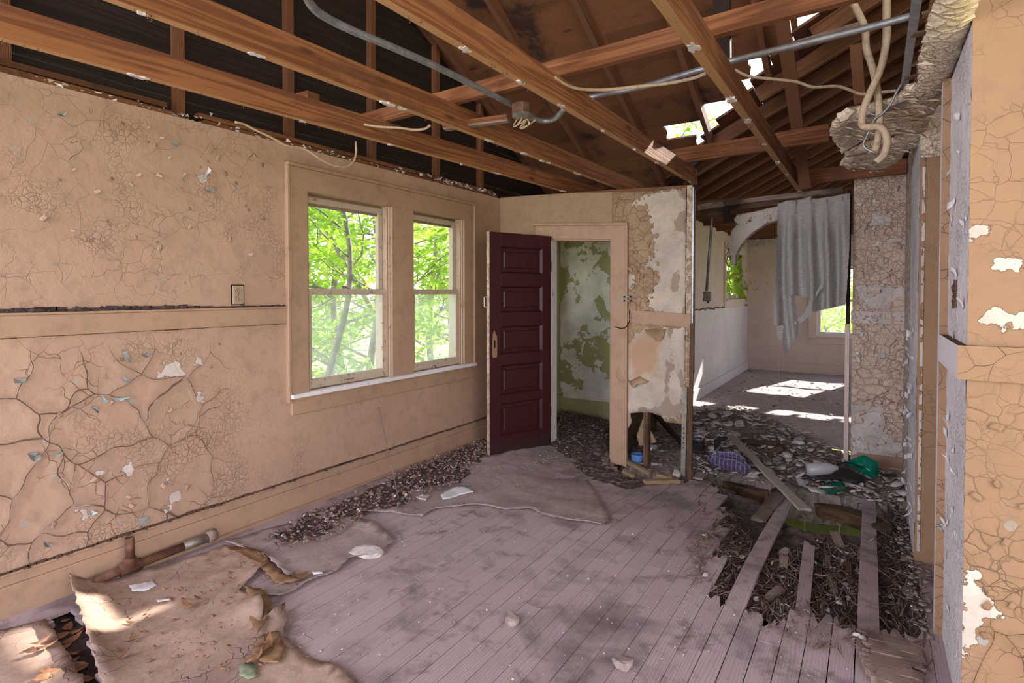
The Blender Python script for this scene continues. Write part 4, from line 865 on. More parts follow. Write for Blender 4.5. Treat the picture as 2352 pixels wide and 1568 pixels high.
m = MB(); v = [(a, YB-.008, b) for a, b in cu]+[(a, YB+.10, b) for a, b in cu]; n = len(cu); m.add(v, [(i, i+1, i+1+n, i+n) for i in range(n-1)]); child(m.o('arch_soffit', M_chip2), ar)
m = MB(); rq = random.Random(2)
for i in range(9): p0 = Vector((sp[16][0]+rq.uniform(-.03, .03), YB+rq.uniform(0, .06), sp[16][1]+rq.uniform(-.02, .1))); m.tube([p0, p0+Vector((rq.uniform(-.04, .05), 0, -.06)), p0+Vector((rq.uniform(-.05, .07), 0, rq.uniform(-.16, -.1)))], .003, 4)
child(m.o('dead_vine', M_rot), ar)
#PART2
# ============================================================ THINGS ON THE CEILING
M_ceil2 = M_ceil
def cz(u, v): return 2.39-.05*sstep(-.05, -.25, u)+.012*nz(u, v, 3, 9)
def Cp(a, b): p = onZ(a, b, 2.39); return (p.x, p.y)
near = [(.155, .6), (.165, 1.6)]+[Cp(a, b) for a, b in ((2150,2),(2141,40),(2128,70),(2122,100),(2112,140),(2108,175),(2110,203),(2075,222),(2052,240),(2010,250),(1985,262),(1950,262),(1925,270),(1906,285),(1908,305),(1935,348),(1965,338),(1990,325),(2040,318),(2066,310),(2072,322),(2050,330),(2010,333),(1975,345),(1945,358),(1929,372),(1948,385),(1985,395),(2030,392),(2062,380),(2085,352),(2098,345))]+[(.27, 4.6), (.25, 3.9), (.277, 3.0), (.277, 2.42), (.277, .6)]
cl = empty('ceiling_plaster', (.2, 3, 2.39), 'torn strip of peeling ceiling plaster hanging over the right wall', 'plaster')
child(sheet('plaster_sheet', near, lambda u, v, d: (u, v, cz(u, v)+.02*math.exp(-d/.02)), .03, M_ceil, None, .028, .006, crk=lambda a, b: .9, offset=1), cl)
rc = random.Random(31); m = MB()
for i in range(240):
    u, v = rc.uniform(-.2, .26), rc.uniform(2.6, 4.9)
    if sdist([(u, v)], [near])[0] < .012: continue
    k = rc.uniform(.012, .04); an = rc.uniform(-.3, .3)+.2; c = Vector((u, v, cz(u, v)-.003)); ax = Vector((math.cos(an), math.sin(an), 0)); ay = Vector((-ax.y, ax.x, 0))
    m.add([c-ax*k, c+ay*k*.5, c+ax*k*.9-Vector((0, 0, rc.uniform(.004, .02))), c-ay*k*.5-Vector((0, 0, rc.uniform(0, .01)))], [(0,1,2,3)])
o = child(m.o('curled_flakes', M_ceil), cl); o['kind'] = 'stuff'
# exposed lath ends along the torn edge
for i in range(9):
    yy = 2.0+i*.16; o = child(board('lath', (.13+rc.uniform(-.02, .02), yy, 2.425), (.24, yy+.01, 2.425), .035, .008, M_rot, None, rag=(.03, 0), cols=3), cl)
for i, (a, b) in enumerate((((1915,283),(2100,214)), ((1935,352),(2090,318)))):
    p, q = onZ(*a, 2.41), onZ(*b, 2.42); child(board('lath', p, q, .05, .03, M_chip2, None, segs=4, wob=.01, rag=(.03, .02), cols=3), cl)
me_ = board('metal_strip', onZ(2112, -40, 2.47), onZ(2075, 218, 2.47), .03, .006, M_galv, None, up=(.35, 0, 1)); tag(me_, 'long bent galvanised metal strip along torn ceiling edge', 'metal strip')
# cables
def cable(name, label, pts, r, mat, cat='cable', group=None, n=8, k=6, root=None):
    o = MB().tube(smoothpath(pts, k), r, n).o(name, mat, None, True)
    if root: return child(o, root)
    return tag(o, label, cat, group)
YA = 3.2
cable('hanging_cable', 'thick cream cable swinging left then down into broken ceiling plaster', [onY(a, b, YA) for a, b in ((1950,-60),(1958,0),(1985,60),(1990,110),(2003,150),(2012,190),(2018,240),(2020,290),(2014,335),(2006,352),(2012,330))][:-1], .0165, M_cable)
cable('hanging_cable', 'thick cream cable hanging straight then looping round metal strap', [onY(a, b, YA-.05) for a, b in ((2036,-60),(2036,40),(2035,100),(2022,160),(2000,210),(1984,250),(1980,285),(1992,292),(2015,290),(2030,300),(2038,325),(2030,355),(2012,372))], .0165, M_cable)
cable('metal_strap', 'thin grey metal strap twisted around hanging cables', [onY(a, b, YA-.02) for a, b in ((2072,192),(2060,210),(2045,240),(2025,262),(2008,275),(1992,310),(1983,332),(1995,345),(2010,350))], .006, M_galv, 'strap', n=5)
cable('thin_cable', 'thin cream cable drooping across attic towards ceiling plaster', [onY(a, b, 4.2) for a, b in ((1688,160),(1720,175),(1780,182),(1830,188),(1868,200),(1920,198),(1950,206),(1978,216),(2020,212),(2062,208))], .010, M_cable, 'cable')
cable('thin_cable', 'thin cream cable sagging between third joist and big right joist', [onZ(a, b, 2.60) for a, b in ((1274,178),(1295,192),(1330,204),(1390,206),(1460,199),(1530,192),(1590,180),(1622,168))], .009, M_cable, 'cable')
cable('thin_cable', 'short cream cable between first and second joist', [onZ(a, b, 2.56) for a, b in ((836,286),(870,291),(920,294),(950,298),(975,296),(988,288))], .008, M_cable, 'cable')
cable('thin_cable', 'short cream cable behind second joist beside junction box', [onZ(a, b, 2.62) for a, b in ((1022,248),(1045,258),(1080,272))], .009, M_cable, 'cable')
cable('thin_cable', 'cream cable loop hanging from first joist above window', [onX(a, b, XL+.35) for a, b in ((817,325),(818,350),(812,370),(796,383),(768,380),(740,368),(700,342),(660,335),(622,315),(590,300),(560,285),(540,280))], .007, M_cable, 'cable')
cable('conduit', 'grey steel conduit running between joists to junction box', [onZ(a, b, 2.60) for a, b in ((700,-15),(715,12),(742,36),(800,66),(900,108),(1000,152),(1100,202),(1188,246))], .017, M_galv, 'conduit')
cable('conduit', 'curved conduit loop leaving junction box for third joist', [onZ(a, b, 2.54) for a, b in ((1212,268),(1232,274),(1252,278),(1275,272),(1297,248))], .016, M_galv, 'conduit')
cable('conduit', 'long grey conduit crossing attic behind the big right joist', [onZ(a, b, 2.66) for a, b in ((1345,226),(1400,214),(1480,198),(1580,168),(1700,135),(1850,98),(2000,62),(2100,35))], .017, M_galv, 'conduit')
jb = onZ(1197, 266, 2.52); jr = empty('junction_box', jb, 'rusty round junction box with burnt sockets between joists', 'junction box')
child(MB().lathe([(0, .07), (.05, .07), (.055, .065), (.055, 0), (.048, 0), (.048, .05), (0, .05)], jb, 8).o('housing', M_rust, None), jr)
child(MB().lathe([(.062, .006), (.066, -.004), (.05, -.012), (.03, -.02), (0, -.02)], jb+Vector((.02, -.01, -.005)), 14).o('socket_ring', M_metal, None), jr)
for i in range(5): 
    p0 = jb+Vector((rc.uniform(-.04, .05), rc.uniform(-.03, .03), -.01)); child(cable('wire', None, [p0, p0+Vector((rc.uniform(-.05, .05), 0, -.04)), p0+Vector((rc.uniform(-.04, .04), rc.uniform(-.02, .02), -.055)), p0+Vector((rc.uniform(-.06, .06), 0, -.02))], .0032, M_cable, None), jr)
b0, b1 = onZ(1022, 292, 2.54), onZ(1168, 272, 2.54); hb = empty('hanger_bar', b0, 'small wooden channel bar carrying the junction box', 'bar')
child(board('bar', b0, b1, .045, .02, M_grey, None), hb); child(board('bar_lip', b0+Vector((0, -.022, .02)), b1+Vector((0, -.022, .02)), .006, .03, M_joist, None), hb)
# wall conduit hanging from the lintel
p0, p1 = onY(1637, 482, 6.02), onY(1623, 668, 6.02); cr_ = empty('switch_conduit', p1, 'grey conduit with small rusty box hanging below the lintel', 'conduit')
child(MB().tube([p0, p1], .015, 8).o('conduit_tube', M_galv, None, True), cr_)
c = onY(1624, 680, 6.02); o = child(MB().box(c-Vector((.038, .03, .055)), c+Vector((.038, .03, .05))).o('box', M_metal, None), cr_); bv = o.modifiers.new('b', 'BEVEL'); bv.width = .006
child(MB().tube([c+Vector((.01, 0, -.05)), c+Vector((.012, 0, -.075))], .009, 6).o('plug', M_slot, None), cr_)
# metal and wood uprights at the torn end of the partition
q0, q1 = onY(1569, 1092, 4.84), onY(1571, 902, 4.84); st = empty('metal_stud', q0, 'rust-footed perforated steel stud standing in debris', 'stud')
child(board('web', q0, onY(1573, 890, 4.84), .042, .006, M_metal, None, up=(0,-1,0), segs=4), st); child(board('flange', q0+Vector((.02, .01, 0)), onY(1573, 890, 4.84)+Vector((.02, .01, 0)), .02, .003, M_rust, None, up=(1,0,0)), st)
for i in range(5): c = q0.lerp(onY(1573, 890, 4.84), .32+i*.055)+Vector((0, -.0085, 0)); child(MB().lathe([(0, 0), (.006, 0)], c, 8, (1,0,0), (0,0,1), (0,-1,0)).o('slot_hole', M_slot, None), st)
ws = board('wood_strip', onY(1583, 1108, 4.80), onY(1589, 742, 4.80), .032, .02, M_rot, None, up=(0,-1,0), segs=5, wob=.002); tag(ws, 'thin upright wooden strip beside the perforated steel stud', 'strip')
# ============================================================ CURTAIN
YCu = YB-.06
def cpx(L): return [(onY(1560+u*.2551, 420+v*.2551, YCu).x, onY(1560+u*.2551, 420+v*.2551, YCu).z) for u, v in L]
xl_, xr_ = onY(1788, 500, YCu).x, onY(1955, 500, YCu).x; ztop = onY(1850, 462, YCu).z
def pleat(u, v, d):
    t = (u-xl_)/(xr_-xl_); dz = max(0, ztop-v)
    a = .012+.058*sstep(.08, .4, dz); ph = t*2*math.pi*4.3+.9*math.sin(dz*2.6+t*3)+.5*math.sin(t*9)
    y = YCu-.045-a*math.cos(ph)-.012*math.cos(2.3*ph+dz*3)*sstep(0, .3, dz)*(1 if dz > .02 else .6)-.006*nz(u, v, 2, 9)-.004*nz(u, v, 7, 25)
    pin = math.exp(-((dz-.16)/.10)**2); y -= .018*pin*abs(math.cos(ph/2))**8
    return (u, y, v)
cur = empty('curtain', (xl_, YCu, ztop), 'torn grey pleated curtain knotted at its ragged hem', 'curtain')
child(sheet('cloth_panel', cpx([(895,195),(970,165),(1060,162),(1200,150),(1340,135),(1440,115),(1540,100),(1535,600),(1505,1090),(1350,1130),(1205,1160),(1212,1060),(1150,1035),(1050,1010),(940,1005),(945,1120),(965,1200),(955,1290),(862,1275),(872,1000),(880,800),(893,500)])[::-1], pleat, .016, M_curt, None, 0, .002), cur)
child(sheet('torn_strip', cpx([(1285,908),(1300,925),(1215,1065),(1200,1180),(1110,1250),(1070,1278),(1060,1240),(1130,1170),(1190,1060),(1250,960)])[::-1], lambda u, v, d: (u, YCu-.07-.01*nz(u, v, 3, 18), v), .012, M_curt, None, 0, .001), cur)
def tail(u, v, d): return (u, YCu-.085-.03*math.sin(u*60+v*6)-.01*nz(u, v, 3, 20), v)
child(sheet('hanging_tail', cpx([(940,1005),(1050,1010),(1078,1240),(1075,1390),(1050,1392),(1030,1420),(1000,1470),(985,1530),(960,1530),(942,1480),(950,1290),(965,1200),(940,1120)])[::-1], tail, .012, M_curt, None, 0, .001), cur)
child(sheet('hanging_tail', cpx([(890,1280),(945,1275),(940,1400),(905,1410),(888,1370)])[::-1], lambda u, v, d: (u, YCu-.06-.01*nz(u, v, 3, 18), v), .012, M_curt, None, 0, .001), cur)
kn = cpx([(1060,1255)])[0]; m = MB().lathe([(0, -.022), (.016, -.016), (.02, 0), (.015, .015), (0, .02)], (kn[0], YCu-.085, kn[1]), 10); child(m.o('knot', M_curt, None, True), cur)
for i, (a, b) in enumerate(((1055,225),(1190,215),(1335,215),(1475,190))):
    c = cpx([(a, b-60)])[0]; e_ = cpx([(a-4, b+55)])[0]
    child(MB().tube([(c[0], YCu-.055, c[1]), (c[0], YCu-.058, (c[1]+e_[1])/2), (e_[0], YCu-.05, e_[1])], [.009, .006, .004], 7).o('pleat_tuck', M_curt, None, True), cur)
for a in (1055, 1190, 1335, 1475):
    c = cpx([(a, 150)])[0]; child(MB().tube([(c[0], YCu-.05, c[1]-.03), (c[0], YCu-.03, c[1]+.02), (c[0], YB+.03, c[1]+.03)], .003, 5).o('curtain_hook', M_galv), cur)
st_ = MB().tube(smoothpath([onY(a, b, 5.8) for a, b in ((1789,780),(1789,830),(1788,890))]), .0018, 4).o('thread', M_cable); child(st_, cur)
# ============================================================ LEFT WALL THINGS
def wquad(a, b): p = onX(a, b, XL); return p
oc_ = onX(545, 677, XL); out = empty('outlet', (XL, oc_.y, oc_.z), 'painted-over double electrical outlet above chair rail', 'outlet')
def wbox(name, y0, y1, z0, z1, x0, x1, mat, bev=.002):
    o = MB().box((XL+x0, oc_.y+y0, oc_.z+z0), (XL+x1, oc_.y+y1, oc_.z+z1)).o(name, mat, None)
    if bev: b = o.modifiers.new('b', 'BEVEL'); b.width = bev; b.segments = 2
    return child(o, out)
wbox('plate_gap', -.042, .042, -.064, .064, .001, .0065, M_slot, 0)
wbox('cover_plate', -.036, .036, -.058, .058, .004, .013, M_plate, .004)
for zc in (.021, -.021):
    m = MB(); P = [(XL+.013, oc_.y+.0175*math.copysign(abs(math.cos(g))**.7, math.cos(g)), oc_.z+zc+.0155*math.copysign(abs(math.sin(g))**.8, math.sin(g))) for g in [i*math.pi/8 for i in range(16)]]
    m.prism(P, (1, 0, 0), .003); child(m.o('receptacle', M_plate), out)
    rim = MB().tube([(p[0]+.001, p[1], p[2]) for p in P]+[(P[0][0]+.001, P[0][1], P[0][2])], .0014, 4); child(rim.o('receptacle_gap', M_slot), out)
    for yy, hh in ((-.0065, .005), (.0065, .004)): wbox('slot', yy-.0018, yy+.0018, zc+.001, zc+.001+hh*1.8, .0155, .017, M_slot, 0)
    child(MB().lathe([(0, 0), (.0028, 0)], (XL+.0166, oc_.y, oc_.z+zc-.007), 8, (0,1,0), (0,0,1), (1,0,0)).o('ground_hole', M_slot), out)
child(MB().lathe([(0, .001), (.003, 0)], (XL+.0145, oc_.y, oc_.z), 8, (0,1,0), (0,0,1), (1,0,0)).o('screw', M_slot), out)
# curled paint flakes lifting off the left wall
for i, (L, c_) in enumerate((([(279,808),(289,806),(301,829),(296,833),(283,824)], 1), ([(278,866),(284,864),(300,876),(293,880),(280,873)], 1), ([(322,814),(340,808),(341,818),(330,820)], 1), ([(232,905),(242,917),(250,921),(234,926)], 2), ([(30,868),(58,868),(57,878),(31,879)], 1), ([(62,1040),(84,1036),(93,1042),(90,1052),(78,1060),(66,1052)], 1), ([(122,1042),(135,1038),(146,1036),(135,1049),(125,1049)], 1), ([(258,915),(300,910),(275,921),(262,922)], 2), ([(208,934),(216,932),(227,946),(221,948)], 1),
        ([(390,328),(400,324),(412,334),(404,338)], 1), ([(480,258),(486,262),(482,268)], 1), ([(466,412),(480,392),(477,384),(462,404)], 0), ([(540,425),(552,430),(545,438)], 1), ([(470,434),(490,434),(488,442),(474,442)], 1), ([(130,262),(150,258),(148,268),(134,268)], 1), ([(318,1190),(336,1184),(345,1195),(322,1205),(318,1225)], 1), ([(208,1170),(222,1176),(210,1184)], 2), ([(100,1243),(118,1248),(112,1256),(98,1252)], 1), ([(545,1150),(562,1148),(556,1158),(546,1156)], 3))):
    P = [wquad(a, b) for a, b in L]; cc = sum(P, Vector())/len(P); lift = .006+.008*(i % 3)
    pts = [p+Vector((.004+lift*(1 if j % 2 else .15), 0, 0)) for j, p in enumerate(P)]; pts2 = [p+Vector((.003, 0, 0)) for p in P]
    n = len(P); o = MB().add(pts+[cc+Vector((.005, 0, 0))]+[p+Vector((-.0015, 0, 0)) for p in pts]+[cc+Vector((.0035, 0, 0))], [(j, (j+1) % n, n) for j in range(n)]+[(n+1+(j+1) % n, n+1+j, 2*n+1) for j in range(n)]).o('paint_flake', (M_white, plain('flake_grey', (.30, .31, .31), .7) if i == 0 else bpy.data.materials['flake_grey'], plain('flake_teal', (.42, .55, .58), .7) if i == 3 else bpy.data.materials.get('flake_teal') or M_white, plain('flake_green', (.22, .25, .13), .7) if i == 18 else M_white)[c_], wall_left)
# thin stick leaning by the window
tag(MB().tube([onX(870, 935, XL+.03), F(915, 1142, .01)], .0032, 5).o('thin_rod', M_metal), 'thin grey rod leaning on left wall beneath window', 'rod')
# rusty gas pipe
pr = empty('gas_pipe', onX(400, 1290, XL+.05), 'rusty gas pipe with tee and caps along left baseboard', 'pipe')
XPp = XL+.075
def pp_(a, b, z): p = onX(a, b, XPp); return Vector((XPp, p.y, z))
ys = [onX(a, b, XPp).y for a, b in ((215,1357),(300,1320),(430,1268),(492,1242))]
child(MB().tube([(XPp, ys[0], .045), (XPp, ys[1], .05), (XPp, ys[2], .055)], .022, 10).o('pipe_run', M_rust, None, True), pr)
child(MB().tube([(XPp, ys[2]-.02, .055), (XPp, ys[3]-.03, .055)], .026, 10).o('wrapped_section', M_metal, None, True), pr)
child(MB().tube([(XPp, ys[3]-.04, .055), (XPp, ys[3]+.01, .06)], .034, 10).o('end_cap', M_grey, None, True), pr)
child(MB().tube([(XPp, ys[1], .05), (XPp, ys[1], .10)], [.034, .028], 10).o('tee', M_rust, None, True), pr)
child(MB().tube([(XPp, ys[1], .09), (XPp-.005, ys[1], .205)], .021, 10).lathe([(.02, 0), (.013, .001), (.012, -.03), (0, -.03)], (XPp-.005, ys[1], .206), 10).o('riser', M_rust, None, True), pr)
child(MB().tube([(XPp, ys[1]-.05, .05), (XPp, ys[1]+.05, .05)], .031, 10).o('tee_collar', M_rust, None, True), pr)
child(MB().lathe([(0, -.03), (.03, -.02), (.034, .01), (.02, .03), (0, .035)], (XPp, ys[0]-.02, .035), 9).o('crusted_end', M_metal, None), pr)
# ============================================================ DEBRIS
def ins(p, poly): return float(sdist([p], [poly])[0])
def surfz(x, y):
    d = ins((x, y), bank); z = sag(x, y)
    if d > 0: return max(z, bfn(x, y, d)[2])
    d = ins((x, y), rp)
    if d > 0: return rfn(x, y, d)[2]
    return z
def S(a, b, dz=0.0):
    p = F(a, b)
    for _ in range(3): z = surfz(p.x, p.y); p = onZ(a, b, z)
    return Vector((p.x, p.y, surfz(p.x, p.y)+dz))
def bulkmesh(name, tv, tf, cs, mats3, mat, parent=None):
    tv = np.asarray(tv, float); N = len(cs); k = len(tv)
    V = np.einsum('nij,kj->nki', mats3, tv)+np.asarray(cs)[:, None, :]
    me = bpy.data.meshes.new(name); me.vertices.add(N*k); me.vertices.foreach_set('co', V.reshape(-1).astype(np.float32))
    lens = [len(f) for f in tf]; flat = np.array([i for f in tf for i in f]); nl = len(flat)
    me.loops.add(N*nl); me.loops.foreach_set('vertex_index', (flat[None, :]+np.arange(N)[:, None]*k).reshape(-1).astype(np.int32))
    st = np.concatenate([[0], np.cumsum(lens)[:-1]]); me.polygons.add(N*len(tf))
    me.polygons.foreach_set('loop_start', (st[None, :]+np.arange(N)[:, None]*nl).reshape(-1).astype(np.int32))
    try: me.polygons.foreach_set('loop_total', np.tile(np.array(lens), N).astype(np.int32))
    except Exception: pass
    me.update(calc_edges=True); me.validate(); me.materials.append(mat)
    o = bpy.data.objects.new(name, me); COL.objects.link(o); o.parent = parent; return o
CHIP = ([(-1,-.6,0),(.2,-.9,0),(1,-.2,0),(.6,.8,0),(-.5,.9,0),(-.95,-.6,.22),(.15,-.85,.3),(.95,-.2,.16),(.55,.78,.28),(-.5,.85,.18)], [(4,3,2,1,0),(5,6,7,8,9),(0,1,6,5),(1,2,7,6),(2,3,8,7),(3,4,9,8),(4,0,5,9)])
SPL = ([(-1,-.07,-.04),(-1,.05,-.03),(-.9,0,.05),(1,-.03,-.02),(1.05,.05,-.02),(.95,.0,.05)], [(0,1,4,3),(1,2,5,4),(2,0,3,5),(0,2,1),(3,4,5)])
def scatter(name, label, pix, n, s0, s1, mat, tpl=CHIP, tilt=.5, seed=1, dz=.0, ang=None, pw=2.2, polys=None, cat='debris', parent=None, zfun=None):
    rs = random.Random(seed); pl = polys or [(F(a, b).x, F(a, b).y) for a, b in pix]; A = np.array([p[:2] for p in pl]); lo, hi = A.min(0), A.max(0); cs, Ms = [], []
    cand = np.array([(rs.uniform(lo[0], hi[0]), rs.uniform(lo[1], hi[1])) for _ in range(n*4)]); cand = cand[sdist(cand, [pl]) > 0][:n]
    for x, y in cand:
        s_ = s0+(s1-s0)*rs.random()**pw; z = (zfun or surfz)(x, y)+dz+s_*.15
        g = rs.gauss(ang, .5) if ang is not None else rs.uniform(0, 6.3)
        R = Matrix.Rotation(g, 3, 'Z') @ Matrix.Rotation(rs.gauss(0, tilt), 3, 'X') @ Matrix.Rotation(rs.gauss(0, tilt*.6), 3, 'Y')
        R = R @ Matrix.Diagonal((s_, s_*rs.uniform(.4, 1.1), s_*rs.uniform(.4, .9))); cs.append((x, y, z)); Ms.append(np.array(R))
    if not cs: return None
    o = bulkmesh(name, tpl[0], tpl[1], cs, np.array(Ms), mat)
    if parent: o.parent = parent; o['kind'] = 'stuff'; return o
    return tag(o, label, cat, kind='stuff')
bed = [(1600,1110),(1660,1115),(1700,1200),(1760,1250),(1880,1222),(2000,1238),(2022,1200),(2080,1170),(2135,1440),(2130,1560),(1980,1470),(1850,1400),(1790,1425),(1680,1395),(1600,1330),(1590,1250),(1640,1210),(1600,1150)]
scatter('wood_splinters', 'brown rotten wood splinters strewn over the floor gap', bed, 2600, .015, .085, M_splin, SPL, .25, 3, .006, 1.57)
scatter('wood_splinters', 'paler lilac wood splinters strewn over the floor gap', bed, 900, .012, .07, M_grey, SPL, .25, 4, .012, 1.57)
scatter('plaster_chips', 'white plaster chips among splinters in floor gap', bed, 420, .004, .02, M_chip, CHIP, .4, 5, .01)
scatter('plaster_chips', 'small white chips at the foot of right wall', [(2040,1090),(2085,1060),(2100,1200),(2138,1280),(2138,1480),(2090,1400),(2060,1220)], 420, .003, .022, M_chip2, CHIP, .3, 6, .001, zfun=lambda x, y: sag(x, y))
scatter('plaster_rubble', 'pale plaster rubble on bank beyond floor gap', [(1600,1085),(1592,945),(1700,935),(1945,1040),(2080,1050),(2078,1150),(2035,1165),(1960,1140),(1800,1120)], 1500, .004, .036, M_chip, CHIP, .35, 7, .012)
scatter('plaster_rubble', 'grey plaster rubble on bank beyond floor gap', [(1430,1065),(1440,1010),(1592,945),(1700,935),(1945,1040),(2080,1050),(2078,1150),(2035,1165),(1960,1140),(1800,1120),(1600,1085)], 2200, .004, .032, M_chip2, CHIP, .5, 8)
scatter('dark_splinters', 'dark wood splinters scattered on rubble bank', [(1430,1065),(1440,1010),(1592,945),(1700,935),(1945,1040),(2040,1060),(1960,1140),(1800,1120),(1600,1085)], 950, .02, .11, M_splin, SPL, .35, 9, .01)
scatter('floor_litter', 'fine plaster litter over far room floor', None, 900, .004, .028, M_chip, CHIP, .25, 10, polys=[(XFL+.05, 6.6), (.6, 6.6), (.6, 11.4), (XFL+.05, 11.4)], pw=3, zfun=lambda x, y: sag(x, y)+.005)
scatter('floor_litter', 'dark crumbs over far room floor', None, 450, .005, .03, M_splin, CHIP, .25, 11, polys=[(XFL+.05, 6.6), (.6, 6.6), (.6, 11.4), (XFL+.05, 11.4)], pw=3, zfun=lambda x, y: sag(x, y)+.005)
scatter('wall_foot_chips', 'plaster crumbs in dirt along foot of left wall', [(610,1240),(700,1185),(850,1120),(980,1060),(1113,1010),(1118,1040),(1060,1110),(980,1140),(930,1165),(850,1180),(740,1240),(660,1250)], 520, .003, .013, M_chip, CHIP, .5, 12, .012, zfun=lambda x, y: sag(x, y)+.012)
scatter('wall_foot_chips', 'dark crumbs in dirt along foot of left wall', [(600,1250),(700,1185),(850,1120),(980,1060),(1113,1010),(1118,1040),(1060,1110),(980,1140),(930,1165),(850,1190),(740,1250),(660,1270)], 1500, .004, .022, M_splin, CHIP, .6, 13, .01, zfun=lambda x, y: sag(x, y)+.012)
scatter('doorway_litter', 'dark splinters and crumbs through the closet doorway', [(1268,1020),(1290,945),(1395,965),(1400,1075),(1480,1105),(1440,1125),(1345,1095),(1290,1050)], 1100, .008, .06, M_splin, SPL, .4, 14, .02)
scatter('doorway_litter', 'pale crumbs through the closet doorway', [(1262,1040),(1290,945),(1395,965),(1400,1075),(1440,1100),(1345,1090),(1150,1060)], 500, .004, .02, M_chip2, CHIP, .4, 15, .02)
scatter('floor_crumbs', 'tiny white crumbs sprinkled over the open board floor', [(760,1180),(1400,1210),(1620,1200),(1700,1400),(2130,1560),(900,1568),(700,1500),(650,1380),(900,1250)], 700, .0015, .007, M_chip, CHIP, .3, 16, .0015, pw=3)
scatter('floor_crumbs', 'tiny crumbs and leaf bits over near linoleum', [(240,1400),(520,1270),(700,1340),(640,1440),(740,1540),(260,1568)], 420, .002, .012, M_leafdry, CHIP, .4, 17, .012, pw=3)
scatter('plaster_rubble', 'broad flat plaster shards on rubble bank', [(1600,1085),(1592,945),(1700,935),(1945,1040),(2080,1050),(2078,1150),(2035,1165),(1960,1140),(1800,1120)], 110, .03, .075, M_chip, CHIP, .35, 27, .02, pw=1.3)
scatter('splinter_litter', 'brown splinters spread on boards near the floor gap', [(1480,1130),(1650,1130),(1680,1280),(1700,1400),(1560,1330),(1600,1240)], 260, .008, .05, M_splin, SPL, .12, 28, .003, 1.57)
scatter('splinter_litter', 'splinters and crumbs on boards below the floor gap', [(1690,1400),(1790,1425),(1850,1405),(2040,1440),(2130,1440),(2130,1560),(1800,1470),(1690,1440)], 420, .006, .05, M_splin, SPL, .12, 29, .003, 1.57)
# rotten slab of wood at right front, single chunks and finds
def lump(name, label, px, s, mat, cat, group=None, flat=.5, rot=None, dz=0, seed=0, n=1.0):
    rs = random.Random(seed+px[0]); c = S(*px, dz); bm = bmesh.new(); bmesh.ops.create_icosphere(bm, subdivisions=2, radius=1)
    for v in bm.verts:
        k = 1+.35*noise.noise(v.co*1.3+Vector((px[0], 0, 0)))+.12*noise.noise(v.co*4); v.co *= k
        v.co.x = max(-.85, min(.85, v.co.x)); v.co.z = max(-.6, min(.6, v.co.z)); v.co = Vector((v.co.x*s[0], v.co.y*s[1], v.co.z*s[2]))
    me = bpy.data.meshes.new(name); bm.to_mesh(me); bm.free(); me.materials.append(mat); o = bpy.data.objects.new(name, me); COL.objects.link(o)
    o.location = c+Vector((0, 0, s[2]*.45)); o.rotation_euler = (rs.uniform(-.2, .2), rs.uniform(-.2, .2), rot if rot is not None else rs.uniform(0, 3))
    return tag(o, label, cat, group)
def slab_(name, label, pix, th, mat, cat, z=None, group=None, curl=.0, lift=.0):
    pts = [S(a, b, .003) if z is None else onZ(a, b, z) for a, b in pix]; zm = sum(p.z for p in pts)/len(pts)+lift
    pl = [(p.x, p.y) for p in pts]
    o = sheet(name, pl, lambda u, v, d: (u, v, zm+curl*nz(u, v, 1, 8)+curl*.4*nz(u, v, 2, 30)), .02, mat, None, th, .003, seed=int(pix[0][0])); return tag(o, label, cat, group)
lump('plaster_chunk', 'large white plaster chunk on brown linoleum flap', (842, 1272), (.11, .055, .03), M_chip, 'chunk', rot=.45)
slab_('plaster_flake', 'bright bluish-white plaster flake on linoleum by left wall dirt', [(1012,1140),(1030,1128),(1050,1120),(1080,1124),(1088,1132),(1060,1138),(1035,1146),(1018,1150)], .008, M_white, 'flake', curl=.008, lift=.012)
slab_('plaster_flake', 'small grey-white flake left of the bluish-white one', [(950,1146),(968,1140),(988,1139),(978,1152),(962,1150)], .006, M_chip, 'flake', curl=.006, lift=.012)
lump('plaster_chunk', 'small grey stone-like chunk alone on open floor', (1176, 1428), (.045, .032, .026), M_chip2, 'chunk')
lump('plaster_chunk', 'pale angular chunk near bottom of open floor', (1430, 1528), (.045, .038, .028), M_chip2, 'chunk')
slab_('paper_scrap', 'white torn paper scrap beside gas pipe', [(295,1350),(352,1336),(360,1347),(340,1358),(305,1366)], .002, M_white, 'scrap', curl=.012, lift=.014)
slab_('paper_scrap', 'narrow pale paper scrap on near linoleum', [(358,1385),(390,1377),(392,1385),(362,1390)], .002, M_chip, 'scrap', curl=.006, lift=.012)
slab_('paper_scrap', 'small white scrap at torn corner of felt backing', [(716,1323),(738,1318),(742,1326),(722,1328)], .002, M_white, 'scrap', curl=.004, lift=.02)
slab_('paper_scrap', 'pale green flattened scrap near crumpled felt', [(548,1540),(565,1528),(585,1535),(590,1560),(570,1568),(550,1560)], .003, plain('scrap_green', (.28, .33, .22)), 'scrap', curl=.01, lift=.014)
rot = [(1955,1455),(1985,1440),(2040,1452),(2100,1470),(2135,1500),(2135,1575),(2060,1570),(2010,1530),(1985,1500)]
for i in range(9):
    a = F(1960+i*4, 1452+i*13, .02); b = F(2125, 1485+i*14, .02); o = board('rotten_slab', a+Vector((0, 0, .01*rc.random())), b, .055, .03, M_grey, None, segs=5, cols=3, rag=(.1, .05), wob=.01)
    if i == 0: rs_ = tag(empty('rotten_plank', a), 'splintered rotten plank end lying at near right floor edge', 'plank')
    o.name = 'split_layer'; child(o, rs_)
